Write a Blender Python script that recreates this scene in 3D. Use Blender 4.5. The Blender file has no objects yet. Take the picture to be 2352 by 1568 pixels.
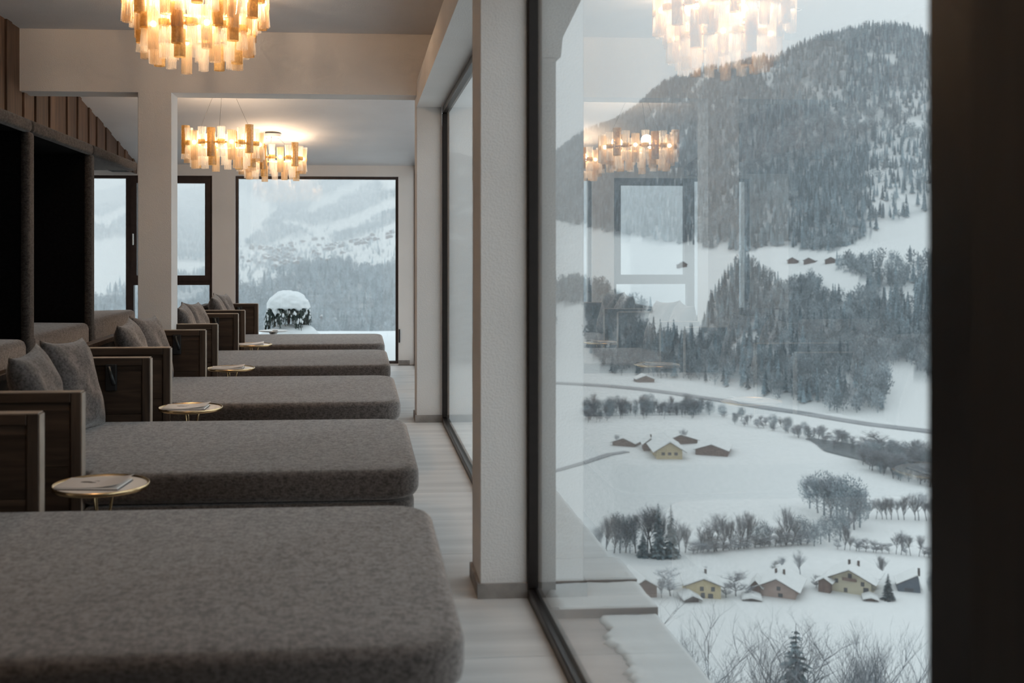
import bpy, bmesh, math, random
import numpy as np
from mathutils import Vector, Matrix, noise as mnoise
random.seed(7); rng = np.random.default_rng(7)
C = bpy.context.scene.collection
sc = bpy.context.scene
PI = math.pi
R = math.radians

# ------------------------------------------------------------------ camera
EYE = 1.35
FPX, CX, CY, YAW = 2500.0, 1018.0, 580.0, R(4.39)
cam_d = bpy.data.cameras.new('camera'); cam = bpy.data.objects.new('camera', cam_d); C.objects.link(cam)
cam.location = (0, 0, EYE); cam.rotation_euler = (PI/2, 0, -YAW)
cam_d.sensor_width = 36; cam_d.lens = 36*FPX/2352
cam_d.shift_x = (1176-CX)/2352; cam_d.shift_y = -(784-CY)/2352
cam_d.clip_start = 0.05; cam_d.clip_end = 20000
cam_d.dof.use_dof = True; cam_d.dof.focus_distance = 8.5; cam_d.dof.aperture_fstop = 3.0
sc.camera = cam

# ------------------------------------------------------------------ world, exposure
w = bpy.data.worlds.new('overcast_sky'); sc.world = w; w.use_nodes = True
nt = w.node_tree; bg = nt.nodes['Background']
tc = nt.nodes.new('ShaderNodeTexCoord'); sp = nt.nodes.new('ShaderNodeSeparateXYZ')
nt.links.new(tc.outputs['Generated'], sp.inputs[0])
rmp = nt.nodes.new('ShaderNodeValToRGB')
rmp.color_ramp.elements[0].position = 0.0; rmp.color_ramp.elements[0].color = (.63, .68, .695, 1)
rmp.color_ramp.elements[1].position = 0.9; rmp.color_ramp.elements[1].color = (1.08, 1.20, 1.28, 1)
nt.links.new(sp.outputs[2], rmp.inputs[0]); nt.links.new(rmp.outputs[0], bg.inputs[0])
bg.inputs[1].default_value = 1.0
sc.view_settings.view_transform = 'Standard'; sc.view_settings.look = 'None'
sc.view_settings.gamma = 1.0; sc.view_settings.use_curve_mapping = False
sc.view_settings.exposure = 0.42
cy = sc.cycles
cy.use_denoising = True; cy.use_adaptive_sampling = True; cy.adaptive_threshold = 0.08; cy.adaptive_min_samples = 16
cy.max_bounces = 8; cy.diffuse_bounces = 4; cy.glossy_bounces = 4; cy.transmission_bounces = 4
cy.transparent_max_bounces = 24; cy.volume_bounces = 2
cy.sample_clamp_indirect = 6.0; cy.caustics_reflective = False; cy.caustics_refractive = False

def portal(x, y, z, sx, sy, rot):
    l = bpy.data.lights.new('sky_portal', 'AREA'); l.shape = 'RECTANGLE'; l.size = sx; l.size_y = sy
    l.cycles.is_portal = True
    o = bpy.data.objects.new('sky_portal', l); C.objects.link(o); o.location = (x, y, z); o.rotation_euler = rot
portal(.80, 2.7, 1.3, 2.5, 3.0, (0, PI/2, 0))
portal(.80, 6.6, 1.25, 2.5, 4.1, (0, PI/2, 0))
portal(.80, 10.9, 1.25, 2.4, 4.1, (0, PI/2, 0))
portal(-.5, 13.5, 1.2, 1.95, 2.3, (PI/2, 0, PI))
portal(-2.6, 13.5, 1.3, 1.8, 2.0, (PI/2, 0, PI))

# ------------------------------------------------------------------ pixel <-> place helpers (pinhole of the camera above)
Fv = (math.sin(YAW), math.cos(YAW)); Rv = (math.cos(YAW), -math.sin(YAW))
def ray(px, py):
    a = (px-CX)/FPX; b = -(py-CY)/FPX
    return (Fv[0]+a*Rv[0], Fv[1]+a*Rv[1], b)
def on_z(px, py, z):
    d = ray(px, py); t = (z-EYE)/d[2]; return Vector((d[0]*t, d[1]*t, z))
def on_Y(px, py, Y):
    d = ray(px, py); t = Y/d[1]; return Vector((d[0]*t, Y, EYE+d[2]*t))
def on_X(px, py, X):
    d = ray(px, py); t = X/d[0]; return Vector((X, d[1]*t, EYE+d[2]*t))
def at_depth(px, py, t):
    d = ray(px, py); return Vector((d[0]*t, d[1]*t, EYE+d[2]*t))

# ------------------------------------------------------------------ materials
def mat(name, col=(.5, .5, .5), rough=.6, metal=0.0, spec=.5, noise=None, bump=None, coat=0, emit=None):
    """noise=(scale, amount, stretch xyz) varies the colour; bump=(scale, strength, stretch xyz)"""
    m = bpy.data.materials.new(name); m.use_nodes = True
    t = m.node_tree; b = t.nodes['Principled BSDF']
    b.inputs['Base Color'].default_value = (*col, 1); b.inputs['Roughness'].default_value = rough
    b.inputs['Metallic'].default_value = metal; b.inputs['Specular IOR Level'].default_value = spec
    b.inputs['Coat Weight'].default_value = coat
    if emit:
        b.inputs['Emission Color'].default_value = (*emit[0], 1); b.inputs['Emission Strength'].default_value = emit[1]
    def tex(scale, st, det=5):
        c = t.nodes.new('ShaderNodeTexCoord'); mp = t.nodes.new('ShaderNodeMapping'); n = t.nodes.new('ShaderNodeTexNoise')
        t.links.new(c.outputs['Object'], mp.inputs[0]); t.links.new(mp.outputs[0], n.inputs['Vector'])
        mp.inputs['Scale'].default_value = st; n.inputs['Scale'].default_value = scale; n.inputs['Detail'].default_value = det
        return n
    if noise:
        n = tex(noise[0], noise[2] if len(noise) > 2 else (1, 1, 1))
        r = t.nodes.new('ShaderNodeValToRGB'); a = noise[1]
        r.color_ramp.elements[0].position = .3; r.color_ramp.elements[1].position = .7
        r.color_ramp.elements[0].color = (*[max(0, c*(1-a)) for c in col], 1)
        r.color_ramp.elements[1].color = (*[min(1, c*(1+a)) for c in col], 1)
        t.links.new(n.outputs['Fac'], r.inputs[0]); t.links.new(r.outputs[0], b.inputs['Base Color'])
        m['ramp'] = 1
    if bump:
        n = tex(bump[0], bump[2] if len(bump) > 2 else (1, 1, 1), 3)
        bp = t.nodes.new('ShaderNodeBump'); bp.inputs['Strength'].default_value = bump[1]; bp.inputs['Distance'].default_value = .01
        t.links.new(n.outputs['Fac'], bp.inputs['Height']); t.links.new(bp.outputs[0], b.inputs['Normal'])
    return m

def plaster(name, col):
    return mat(name, col, .9, spec=.15, noise=(2.0, .04), bump=(150, .3))
M_wall = plaster('white_plaster', (.80, .765, .74))
M_ceil = plaster('ceiling_plaster', (.70, .69, .70))
M_frame = mat('dark_bronze_frame', (.020, .014, .012), .35, metal=.3, noise=(30, .2))
M_dark = mat('dark_stained_panelling', (.022, .016, .013), .6, noise=(6, .3, (6, 6, .5)))
M_frame2 = mat('brown_window_frame', (.045, .028, .024), .4, metal=.2, noise=(20, .2))
M_base = mat('stone_baseboard', (.30, .27, .25), .6, noise=(12, .3), bump=(60, .1))
M_grout = mat('grout', (.20, .18, .17), .9, noise=(30, .2))
M_black = mat('black_metal', (.008, .008, .009), .6)
M_steel = mat('brushed_steel', (.62, .60, .58), .25, metal=1)
M_brass = mat('brass', (.82, .60, .34), .25, metal=1)
M_paper = mat('paper', (.86, .83, .80), .5)
M_ink = mat('dark_print', (.05, .035, .035), .5)
M_edge = mat('pale_edge_band', (.40, .33, .27), .5, noise=(8, .2, (1, 1, 1)))

def fabric(name, col, sc_=1.0, sheen=.70):
    m = bpy.data.materials.new(name); m.use_nodes = True; t = m.node_tree; b = t.nodes['Principled BSDF']
    b.inputs['Roughness'].default_value = .95; b.inputs['Specular IOR Level'].default_value = .1
    b.inputs['Sheen Weight'].default_value = sheen; b.inputs['Sheen Tint'].default_value = (1, .93, .88, 1); b.inputs['Sheen Roughness'].default_value = .5
    c = t.nodes.new('ShaderNodeTexCoord')
    def nz(s, st, d):
        mp = t.nodes.new('ShaderNodeMapping'); n = t.nodes.new('ShaderNodeTexNoise'); mp.inputs['Scale'].default_value = st
        n.inputs['Scale'].default_value = s; n.inputs['Detail'].default_value = d
        t.links.new(c.outputs['Object'], mp.inputs[0]); t.links.new(mp.outputs[0], n.inputs['Vector']); return n
    a = nz(120*sc_, (1, .4, 1), 3); e = nz(120*sc_, (.4, 1, 1), 3); g = nz(40, (1, 1, 1), 6)
    ad = t.nodes.new('ShaderNodeMath'); ad.operation = 'ADD'
    t.links.new(a.outputs['Fac'], ad.inputs[0]); t.links.new(e.outputs['Fac'], ad.inputs[1])
    ad2 = t.nodes.new('ShaderNodeMath'); ad2.operation = 'MULTIPLY_ADD'; ad2.inputs[1].default_value = .75
    t.links.new(g.outputs['Fac'], ad2.inputs[0]); t.links.new(ad.outputs[0], ad2.inputs[2])
    mr = t.nodes.new('ShaderNodeMapRange'); mr.inputs[1].default_value = 1.12; mr.inputs[2].default_value = 1.62
    t.links.new(ad2.outputs[0], mr.inputs[0])
    r = t.nodes.new('ShaderNodeValToRGB')
    r.color_ramp.elements[0].color = (*[x*.55 for x in col], 1); r.color_ramp.elements[1].color = (*[x*1.42 for x in col], 1)
    t.links.new(mr.outputs[0], r.inputs[0]); t.links.new(r.outputs[0], b.inputs['Base Color'])
    r2 = t.nodes.new('ShaderNodeValToRGB'); r2.color_ramp.elements[0].color = (.62, .57, .54, 1); r2.color_ramp.elements[1].color = (1, .93, .89, 1)
    t.links.new(mr.outputs[0], r2.inputs[0]); t.links.new(r2.outputs[0], b.inputs['Sheen Tint'])
    bp = t.nodes.new('ShaderNodeBump'); bp.inputs['Strength'].default_value = .35; bp.inputs['Distance'].default_value = .002
    t.links.new(ad.outputs[0], bp.inputs['Height']); t.links.new(bp.outputs[0], b.inputs['Normal'])
    return m
M_fab = fabric('grey_brown_melange', (.100, .083, .076))
M_pil = fabric('pillow_melange', (.080, .073, .072))
M_felt = fabric('dark_felt', (.050, .042, .038), sheen=.2)
M_felt_shade = fabric('shaded_felt', (.004, .0036, .004), sheen=.0)  # felt taken down to near black: alcove shade painted into the colour

def wood(name, col, axis, dark=.45):
    m = bpy.data.materials.new(name); m.use_nodes = True; t = m.node_tree; b = t.nodes['Principled BSDF']
    b.inputs['Roughness'].default_value = .55; b.inputs['Specular IOR Level'].default_value = .3
    c = t.nodes.new('ShaderNodeTexCoord'); mp = t.nodes.new('ShaderNodeMapping')
    st = [14, 14, 14]; st[axis] = 1.2; mp.inputs['Scale'].default_value = st
    oi = t.nodes.new('ShaderNodeObjectInfo'); va = t.nodes.new('ShaderNodeVectorMath'); va.operation = 'ADD'
    sc2 = t.nodes.new('ShaderNodeMath'); sc2.operation = 'MULTIPLY'; sc2.inputs[1].default_value = 37
    t.links.new(oi.outputs['Random'], sc2.inputs[0]); t.links.new(c.outputs['Object'], va.inputs[0]); t.links.new(sc2.outputs[0], va.inputs[1])
    t.links.new(va.outputs[0], mp.inputs[0])
    n = t.nodes.new('ShaderNodeTexNoise'); n.inputs['Scale'].default_value = 1.6; n.inputs['Detail'].default_value = 6; n.inputs['Distortion'].default_value = .8
    t.links.new(mp.outputs[0], n.inputs['Vector'])
    r = t.nodes.new('ShaderNodeValToRGB'); r.color_ramp.elements[0].position = .32; r.color_ramp.elements[1].position = .7
    r.color_ramp.elements[0].color = (*[x*dark for x in col], 1); r.color_ramp.elements[1].color = (*[x*1.25 for x in col], 1)
    t.links.new(n.outputs['Fac'], r.inputs[0])
    hs = t.nodes.new('ShaderNodeHueSaturation'); mr = t.nodes.new('ShaderNodeMapRange'); mr.inputs[3].default_value = .7; mr.inputs[4].default_value = 1.25
    t.links.new(oi.outputs['Random'], mr.inputs[0]); t.links.new(mr.outputs[0], hs.inputs['Value'])
    t.links.new(r.outputs[0], hs.inputs['Color']); t.links.new(hs.outputs[0], b.inputs['Base Color'])
    bp = t.nodes.new('ShaderNodeBump'); bp.inputs['Strength'].default_value = .2; bp.inputs['Distance'].default_value = .003
    t.links.new(n.outputs['Fac'], bp.inputs['Height']); t.links.new(bp.outputs[0], b.inputs['Normal'])
    return m
M_oak = wood('smoked_oak', (.066, .043, .030), 0)
M_oakz = wood('smoked_oak_upright', (.075, .052, .038), 2)
M_clad = wood('wall_cladding_wood', (.125, .070, .043), 2)

def glass(name, tint=(.90, .93, .93)):
    m = bpy.data.materials.new(name); m.use_nodes = True; t = m.node_tree
    t.nodes.remove(t.nodes['Principled BSDF']); out = t.nodes['Material Output']
    tr = t.nodes.new('ShaderNodeBsdfTransparent'); tr.inputs[0].default_value = (*tint, 1)
    gl = t.nodes.new('ShaderNodeBsdfGlossy'); gl.inputs['Roughness'].default_value = 0.0
    gl.inputs['Color'].default_value = (.95, .97, .97, 1)
    fr = t.nodes.new('ShaderNodeFresnel'); ge = t.nodes.new('ShaderNodeNewGeometry')
    mr = t.nodes.new('ShaderNodeMapRange'); mr.inputs[3].default_value = 1.52; mr.inputs[4].default_value = 1/1.52
    t.links.new(ge.outputs['Backfacing'], mr.inputs[0]); t.links.new(mr.outputs[0], fr.inputs['IOR'])
    # insulating glass: several surfaces reflect together, nR / (1 + (n-1)R)
    k1 = t.nodes.new('ShaderNodeMath'); k1.operation = 'MULTIPLY'; k1.inputs[1].default_value = 2.1; t.links.new(fr.outputs[0], k1.inputs[0])
    k2 = t.nodes.new('ShaderNodeMath'); k2.operation = 'MULTIPLY_ADD'; k2.inputs[1].default_value = 1.1; k2.inputs[2].default_value = 1; t.links.new(fr.outputs[0], k2.inputs[0])
    k3 = t.nodes.new('ShaderNodeMath'); k3.operation = 'DIVIDE'; t.links.new(k1.outputs[0], k3.inputs[0]); t.links.new(k2.outputs[0], k3.inputs[1])
    mx = t.nodes.new('ShaderNodeMixShader')
    t.links.new(k3.outputs[0], mx.inputs[0]); t.links.new(tr.outputs[0], mx.inputs[1]); t.links.new(gl.outputs[0], mx.inputs[2])
    t.links.new(mx.outputs[0], out.inputs['Surface'])
    return m
M_glass = glass('window_glass')

def snow(name, col=(.655, .665, .66), sc_=1.0, bump=.4):
    return mat(name, col, .85, spec=.2, noise=(.7*sc_, .06), bump=(6*sc_, bump))
M_snow = snow('snow', sc_=2.0)

# ------------------------------------------------------------------ mesh helpers
def box_bm(bm, x0, x1, y0, y1, z0, z1, M=None):
    v = [bm.verts.new(p) for p in ((x0,y0,z0),(x1,y0,z0),(x1,y1,z0),(x0,y1,z0),(x0,y0,z1),(x1,y0,z1),(x1,y1,z1),(x0,y1,z1))]
    for f in ((0,3,2,1),(4,5,6,7),(0,1,5,4),(1,2,6,5),(2,3,7,6),(3,0,4,7)): bm.faces.new([v[i] for i in f])
    if M is not None: bmesh.ops.transform(bm, matrix=M, verts=v)
    return v
def box(x0, x1, y0, y1, z0, z1, bev=0, seg=2, M=None):
    bm = bmesh.new(); box_bm(bm, x0, x1, y0, y1, z0, z1)
    if bev: bmesh.ops.bevel(bm, geom=bm.edges[:], offset=bev, segments=seg, profile=.5, affect='EDGES')
    if M is not None: bmesh.ops.transform(bm, matrix=M, verts=bm.verts)
    return bm
def link(name, bm, m=None, parent=None, loc=None, smooth=False):
    if isinstance(bm, bpy.types.Mesh): me = bm
    else:
        me = bpy.data.meshes.new(name); bmesh.ops.recalc_face_normals(bm, faces=bm.faces); bm.to_mesh(me); bm.free()
    if smooth:
        me.polygons.foreach_set('use_smooth', [True]*len(me.polygons))
    if m is not None and not me.materials:
        for q in (m if isinstance(m, (list, tuple)) else [m]): me.materials.append(q)
    o = bpy.data.objects.new(name, me); C.objects.link(o)
    if parent is not None: o.parent = parent
    if loc is not None: o.location = loc
    return o
def tag(o, label, cat, group=None, kind=None):
    o['label'] = label; o['category'] = cat
    if group: o['group'] = group
    if kind: o['kind'] = kind
    return o
def thing(name, label, cat, loc=(0, 0, 0), rz=0, group=None, kind=None):
    o = bpy.data.objects.new(name, None); C.objects.link(o); o.location = loc; o.rotation_euler = (0, 0, rz)
    o.empty_display_size = .1
    return tag(o, label, cat, group, kind)
def struct(name, bm, m, label, cat='wall', smooth=False):
    return tag(link(name, bm, m, smooth=smooth), label, cat, kind='structure')
KIDS = {}
def kids(o):
    return [c for c in bpy.data.objects if c.parent == o]
def dup(root, loc=None, label=None, group=None, rz=None, sc_=None, ks=None):
    ks = kids(root) if ks is None else ks
    r = root.copy(); C.objects.link(r)
    if loc is not None: r.location = loc
    if rz is not None: r.rotation_euler = (0, 0, rz)
    if sc_ is not None: r.scale = (sc_, sc_, sc_)
    if label: r['label'] = label
    if group: r['group'] = group
    for ch in ks:
        c = ch.copy(); C.objects.link(c); c.parent = r
        for g in [q for q in ch.children]:
            d = g.copy(); C.objects.link(d); d.parent = c
    return r
def tube(bm, pts, rad, n=8, caps=True):
    """tube along pts, rad scalar or list"""
    pts = [Vector(p) for p in pts]; rings = []
    rad = rad if isinstance(rad, (list, tuple)) else [rad]*len(pts)
    for i, p in enumerate(pts):
        t = (pts[min(i+1, len(pts)-1)]-pts[max(i-1, 0)]).normalized()
        u = t.cross(Vector((0, 0, 1)))
        if u.length < 1e-3: u = t.cross(Vector((1, 0, 0)))
        u.normalize(); v = t.cross(u)
        rings.append([bm.verts.new(p+rad[i]*(math.cos(2*PI*k/n)*u+math.sin(2*PI*k/n)*v)) for k in range(n)])
    for a, b in zip(rings, rings[1:]):
        for k in range(n): bm.faces.new((a[k], a[(k+1) % n], b[(k+1) % n], b[k]))
    if caps: bm.faces.new(rings[0][::-1]); bm.faces.new(rings[-1])
def lathe(bm, prof, n=32, closed=False):
    rings = []
    for r_, z in prof:
        if r_ < 1e-6: rings.append([bm.verts.new((0, 0, z))])
        else: rings.append([bm.verts.new((r_*math.cos(2*PI*k/n), r_*math.sin(2*PI*k/n), z)) for k in range(n)])
    seq = list(zip(rings, rings[1:]))
    if closed: seq.append((rings[-1], rings[0]))
    for a, b in seq:
        for k in range(n):
            j = (k+1) % n
            if len(a) == 1: bm.faces.new((a[0], b[k], b[j]))
            elif len(b) == 1: bm.faces.new((a[k], b[0], a[j]))
            else: bm.faces.new((a[k], a[j], b[j], b[k]))
def prism(bm, pts, axis, a, b):
    """2-D outline pts extruded along axis from a to b; axis 'x': pts are (y,z); 'y': (x,z); 'z': (x,y)"""
    def P(p, t): return {'x': (t, p[0], p[1]), 'y': (p[0], t, p[1]), 'z': (p[0], p[1], t)}[axis]
    A = [bm.verts.new(P(p, a)) for p in pts]; B = [bm.verts.new(P(p, b)) for p in pts]; n = len(pts)
    bm.faces.new(A[::-1]); bm.faces.new(B)
    for k in range(n): bm.faces.new((A[k], A[(k+1) % n], B[(k+1) % n], B[k]))

# ================================================================== ROOM SHELL
XG = .675           # glass plane of the long window front
YW = 13.08          # inner face of the far wall
YP1, YP2, YC = 4.23, 8.62, 8.62
ceil_slope = lambda y: 3.08 if y < 8.9 else 3.08-(y-8.62)*(3.08-2.378)/(YW-8.62)

# floor with large tiles
fl = struct('floor', box(-3.7, .66, -4.2, YW+.3, -.25, -.006), M_grout, 'pale wood-look tiled floor running along the window front', 'floor')
M_tile = mat('wood_look_tile', (.62, .595, .575), .42, spec=.35, noise=(1.6, .16, (.6, 4.5, 1)), bump=(9, .05, (.5, 5, 1)))
def _tile_mat(m):
    t = m.node_tree; b = t.nodes['Principled BSDF']; src = b.inputs['Base Color'].links[0].from_socket
    oi = t.nodes.new('ShaderNodeObjectInfo'); hs = t.nodes.new('ShaderNodeHueSaturation'); mr = t.nodes.new('ShaderNodeMapRange')
    mr.inputs[3].default_value = .90; mr.inputs[4].default_value = 1.08
    t.links.new(oi.outputs['Random'], mr.inputs[0]); t.links.new(mr.outputs[0], hs.inputs['Value'])
    t.links.new(src, hs.inputs['Color']); t.links.new(hs.outputs[0], b.inputs['Base Color'])
_tile_mat(M_tile)
TP = .6275; tile_me = None
for ix, (xa, xb) in enumerate(((-.565, .655), (-1.79, -.57), (-3.015, -1.795))):
    for k in range(-7, 16):
        y0 = 3.61+TP*k
        if tile_me is None:
            o = link('tile', box(0, 1.22, 0, TP-.004, -.012, 0, .0015, 1), M_tile, fl, (xa, y0, 0)); tile_me = o.data
        elif y0+TP < YW+.31: link('tile', tile_me, None, fl, (xa, y0, 0))

# far wall with its two window openings (solid pieces joined into one wall)
WX = (-1.475, .464); WZ = (.012, 2.262)         # picture window opening
UX = (-3.45, -1.745); UZ = (.0, 2.262)          # two-light window opening on the left
bm = bmesh.new()
for b in ((-3.9, UX[0], 0, 2.9), (UX[1], WX[0], 0, 2.9), (WX[1], .72, 0, 2.9), (UX[0], UX[1], UZ[1], 2.9), (WX[0], WX[1], WZ[1], 2.9), (WX[0], WX[1], -.25, WZ[0]), (UX[0], UX[1], -.25, .45)):
    box_bm(bm, b[0], b[1], YW, YW+.34, b[2], b[3])
struct('wall_back', bm, M_wall, 'cream plaster end wall around the two far windows')
struct('wall_near', box(-3.9, .72, -4.4, -4.2, 0, 3.3), M_dark, 'dark panelled wall closing the room behind the camera')

# ceiling: flat in the near bay, falling towards the far wall
bm = bmesh.new(); prism(bm, [(-4.3, 3.08), (8.62, 3.08), (YW+.1, 2.378), (YW+.34, 2.378), (YW+.34, 3.3), (-4.3, 3.3)], 'x', -3.9, .72)
struct('ceiling', bm, M_ceil, 'grey white ceiling sloping down towards the far windows', 'ceiling')

# left wall: plaster behind, timber-clad bulkhead above the alcoves
struct('wall_left', box(-3.9, -3.7, -4.2, YW, 0, 3.1), M_wall, 'plaster wall far left behind the alcoves')
bk = struct('wall_left_bulkhead', box(-2.9, -2.64, -4.2, YW, 2.30, 3.085), mat('black_backing', (.01, .008, .007), .9), 'dark timber boarded bulkhead above the padded alcoves')
y = -.6; i = 0
widths = [.30, .10, .24, .12, .27, .09, .20, .26, .11, .22]
while y < YW-.05:
    wd = widths[i % 10]; p = .012 if i % 2 == 0 else .026
    y1 = min(y+wd, YW-.003); ta = ceil_slope(y+wd*.5)
    zt = ceil_slope(y1)+.02
    link('board', box(-2.64, -2.628+p, y, y1, 2.28, ceil_slope(y)+.03, .003, 1), M_clad, bk)
    y = y1+.014; i += 1

# cross beam, column, window-side pillars, longitudinal fascia
struct('cross_beam', box(-2.62, .60, YC, YC+.28, 2.597, 3.079), M_wall, 'deep cream cross beam spanning the room over the column', 'beam')
struct('column', box(-1.72, -1.462, YC+.002, YC+.278, 0, 2.60, .003, 1), M_wall, 'square cream column standing between the third and fourth daybed', 'column')
for nm, y0, lb in (('pillar', YP1, 'near white plaster pillar between the large glass panes'), ('pillar', 8.65, 'second white plaster pillar further down the window front')):
    zt = 2.52
    p = struct(nm, box(.47 if y0 < 5 else .452, .655, y0, y0+.30, 0, zt, .003, 1), M_wall, lb, 'pillar')
    bb = bmesh.new()
    x0 = (.47 if y0 < 5 else .452)
    box_bm(bb, x0-.012, .655, y0-.012, y0, 0, .058); box_bm(bb, x0-.012, x0, y0, y0+.30, 0, .058)
    link('baseboard', bb, M_base, p)
struct('fascia_beam', box(.452, .715, -4.2, 8.93, 2.508, 2.712), M_wall, 'low boxed beam running above the long window front', 'beam')
struct('wall_right', box(.60, .72, -4.2, 8.9, 2.712, 3.08), M_wall, 'plaster strip above the long window front')
bm = bmesh.new(); box_bm(bm, .466, .60, YW-.012, YW, 0, .058)
struct('baseboard_back', bm, M_base, 'stone skirting right of the picture window', 'baseboard')
struct('pillar_outside', box(.71, .765, YP1-.02, YP1+.32, -.2, 2.11), mat('grey_outer_plaster', (.36, .36, .36), .9, bump=(90, .3)), 'narrow outer return of the near pillar beyond the glass', 'pillar')
bm = bmesh.new()
M_out = mat('grey_outer_render', (.42, .42, .42), .9, noise=(3, .1), bump=(90, .3))
prism(bm, [(.70, 2.11), (.785, 2.115), (.792, 2.19), (.868, 2.345), (.96, 2.52), (.96, 2.75), (.70, 2.75)], 'y', YP1-.02, YP1+.32)
struct('eave', bm, M_out, 'flared roof edge outside above the near window', 'eave')

# ------------------------------------------------------------------ long window front
def window_side(n, y0, y1, zt, label, near_w=.05, far_w=.04):
    wn = tag(link('window_%d' % n, box(.655, .71, y0, y1, -.02, .038, .004, 1), M_frame), label, 'window', kind='structure')
    link('frame_head', box(.655, .71, y0, y1, zt-.05, zt, .004, 1), M_frame, wn)
    link('frame_post', box(.655, .71, y1-far_w, y1, .038, zt-.05, .004, 1), M_frame, wn)
    link('frame_post', box(.655, .71, y0, y0+near_w, .038, zt-.05, .004, 1), M_frame, wn)
    g = bmesh.new()
    a = [g.verts.new(p) for p in ((XG, y0+near_w, .038), (XG, y1-far_w, .038), (XG, y1-far_w, zt-.05), (XG, y0+near_w, zt-.05))]
    g.faces.new(a)
    link('glass_pane', g, M_glass, wn)
    b = link('glazing_bead', box(.68, .694, y0+near_w, y1-far_w, .038, .052, .003, 1), M_black, wn)
    return wn
window_side(1, 1.03, YP1+.02, 2.508, 'large floor-length window pane nearest on the right', near_w=.185, far_w=.045)
window_side(2, 4.53, 8.652, 2.508, 'floor-length window pane between the two white pillars')
window_side(3, 8.95, YW+.02, 2.40, 'narrow sliver of glazing beyond the second pillar')
struct('wall_right_near', box(.60, .72, -4.2, 1.028, 0, 2.508), M_dark, 'dark brown panelled wall at the right picture edge')

# ------------------------------------------------------------------ far windows
def frame_rect(name, x0, x1, z0, z1, t, y0, y1, m, parent, tb=None):
    tb = tb or t; bm = bmesh.new()
    box_bm(bm, x0, x0+t, y0, y1, z0, z1); box_bm(bm, x1-t, x1, y0, y1, z0, z1)
    box_bm(bm, x0+t, x1-t, y0, y1, z1-tb, z1); box_bm(bm, x0+t, x1-t, y0, y1, z0, z0+tb)
    return link(name, bm, m, parent)
def pane(parent, x0, x1, z0, z1, y):
    g = bmesh.new(); g.faces.new([g.verts.new(p) for p in ((x0, y, z0), (x1, y, z0), (x1, y, z1), (x0, y, z1))])
    return link('glass_pane', g, M_glass, parent)
w5 = thing('window_5', 'large picture window at the far end of the room', 'window', (0, 0, 0), kind='structure')
frame_rect('frame', WX[0]-.01, WX[1]+.01, WZ[0]-.01, WZ[1]+.01, .042, YW+.045, YW+.12, M_frame2, w5)
pane(w5, WX[0]+.03, WX[1]-.03, WZ[0]+.03, WZ[1]-.03, YW+.085)
link('sill_handle', box(WX[1]+.004, WX[1]+.02, YW-.02, YW, .27, .43, .003, 1), M_black, w5)
w6 = thing('window_6', 'two-part window with a lever handle, partly behind the column', 'window', (0, 0, 0), kind='structure')
ya, yb = YW+.03, YW+.11
frame_rect('frame', UX[0], UX[1], .45, UZ[1], .035, ya, yb, M_frame2, w6, tb=.035)
link('mullion', box(-2.755, -2.665, ya, yb, .485, UZ[1]-.035), M_frame2, w6)
link('transom', box(-2.665, UX[1]-.035, ya, yb, .965, 1.03), M_frame2, w6)
sash = frame_rect('sash', -2.69, UX[1]-.02, 1.015, UZ[1]-.025, .065, ya-.022, yb-.02, M_frame2, w6)
hb = bmesh.new(); box_bm(hb, -2.672, -2.648, ya-.030, ya-.022, 1.50, 1.58)
link('handle_plate', hb, M_black, w6)
hb = bmesh.new(); tube(hb, [(-2.66, ya-.03, 1.565), (-2.66, ya-.062, 1.565)], .008); tube(hb, [(-2.66, ya-.06, 1.572), (-2.66, ya-.06, 1.44)], .009)
link('handle', hb, M_steel, w6)
pane(w6, UX[0]+.03, -2.755, .48, UZ[1]-.03, YW+.07); pane(w6, -2.64, UX[1]-.07, 1.07, UZ[1]-.08, YW+.07); pane(w6, -2.665, UX[1]-.03, .48, .97, YW+.07)

# ================================================================== ALCOVES (padded canopy, partitions, back cushions)
XA = -1.93
alc_edges = [3.6, 5.1, 6.62, 8.10, 9.66]
names = ['padded header panel over the leftmost alcove, cut by the picture edge', 'padded header panel over the second alcove', 'padded header panel over the alcove behind the third daybed', 'padded header panel ending beside the column']
for k in range(4):
    y0, y1 = alc_edges[k], alc_edges[k+1]
    h = tag(link('canopy_panel', box(-2.60, XA-.05, y0+.004, y1-.004, 2.066, 2.125), M_felt_shade if k < 3 else M_felt), names[k], 'canopy')  # shade put into the soffit colour, except on the window-lit last panel
    link('padded_front', box(XA-.06, XA, y0+.004, y1-.004, 2.060, 2.137, .024, 4), M_felt, h, smooth=True)
for k, lb in ((1, 'padded partition left of the second alcove'), (2, 'tall dark padded partition left of the middle alcove'), (3, 'tall dark padded partition nearest the window and column')):
    yy = alc_edges[k]
    pt = tag(link('alcove_partition', box(-2.62, XA-.05, yy-.050, yy+.050, .0, 2.066), M_felt_shade), lb, 'partition')  # partition body coloured for the alcove's shade, padded edge left lighter
    link('padded_edge', box(XA-.062, XA-.006, yy-.058, yy+.058, .0, 2.068, .025, 4), M_felt, pt, smooth=True)
for k in range(3):
    y0, y1 = alc_edges[k]+.058, alc_edges[k+1]-.058
    tag(link('felt_wall_panel', box(-2.64, -2.60, y0, y1, 0, 2.06, .004, 1), M_felt_shade), ['shade-coloured felt back of the alcove at the picture edge', 'shade-coloured felt back of the alcove left of the middle partition', 'shade-coloured felt back of the alcove nearest the column'][k], 'panel')  # darkness of the recess is in the back panel's colour
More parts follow.
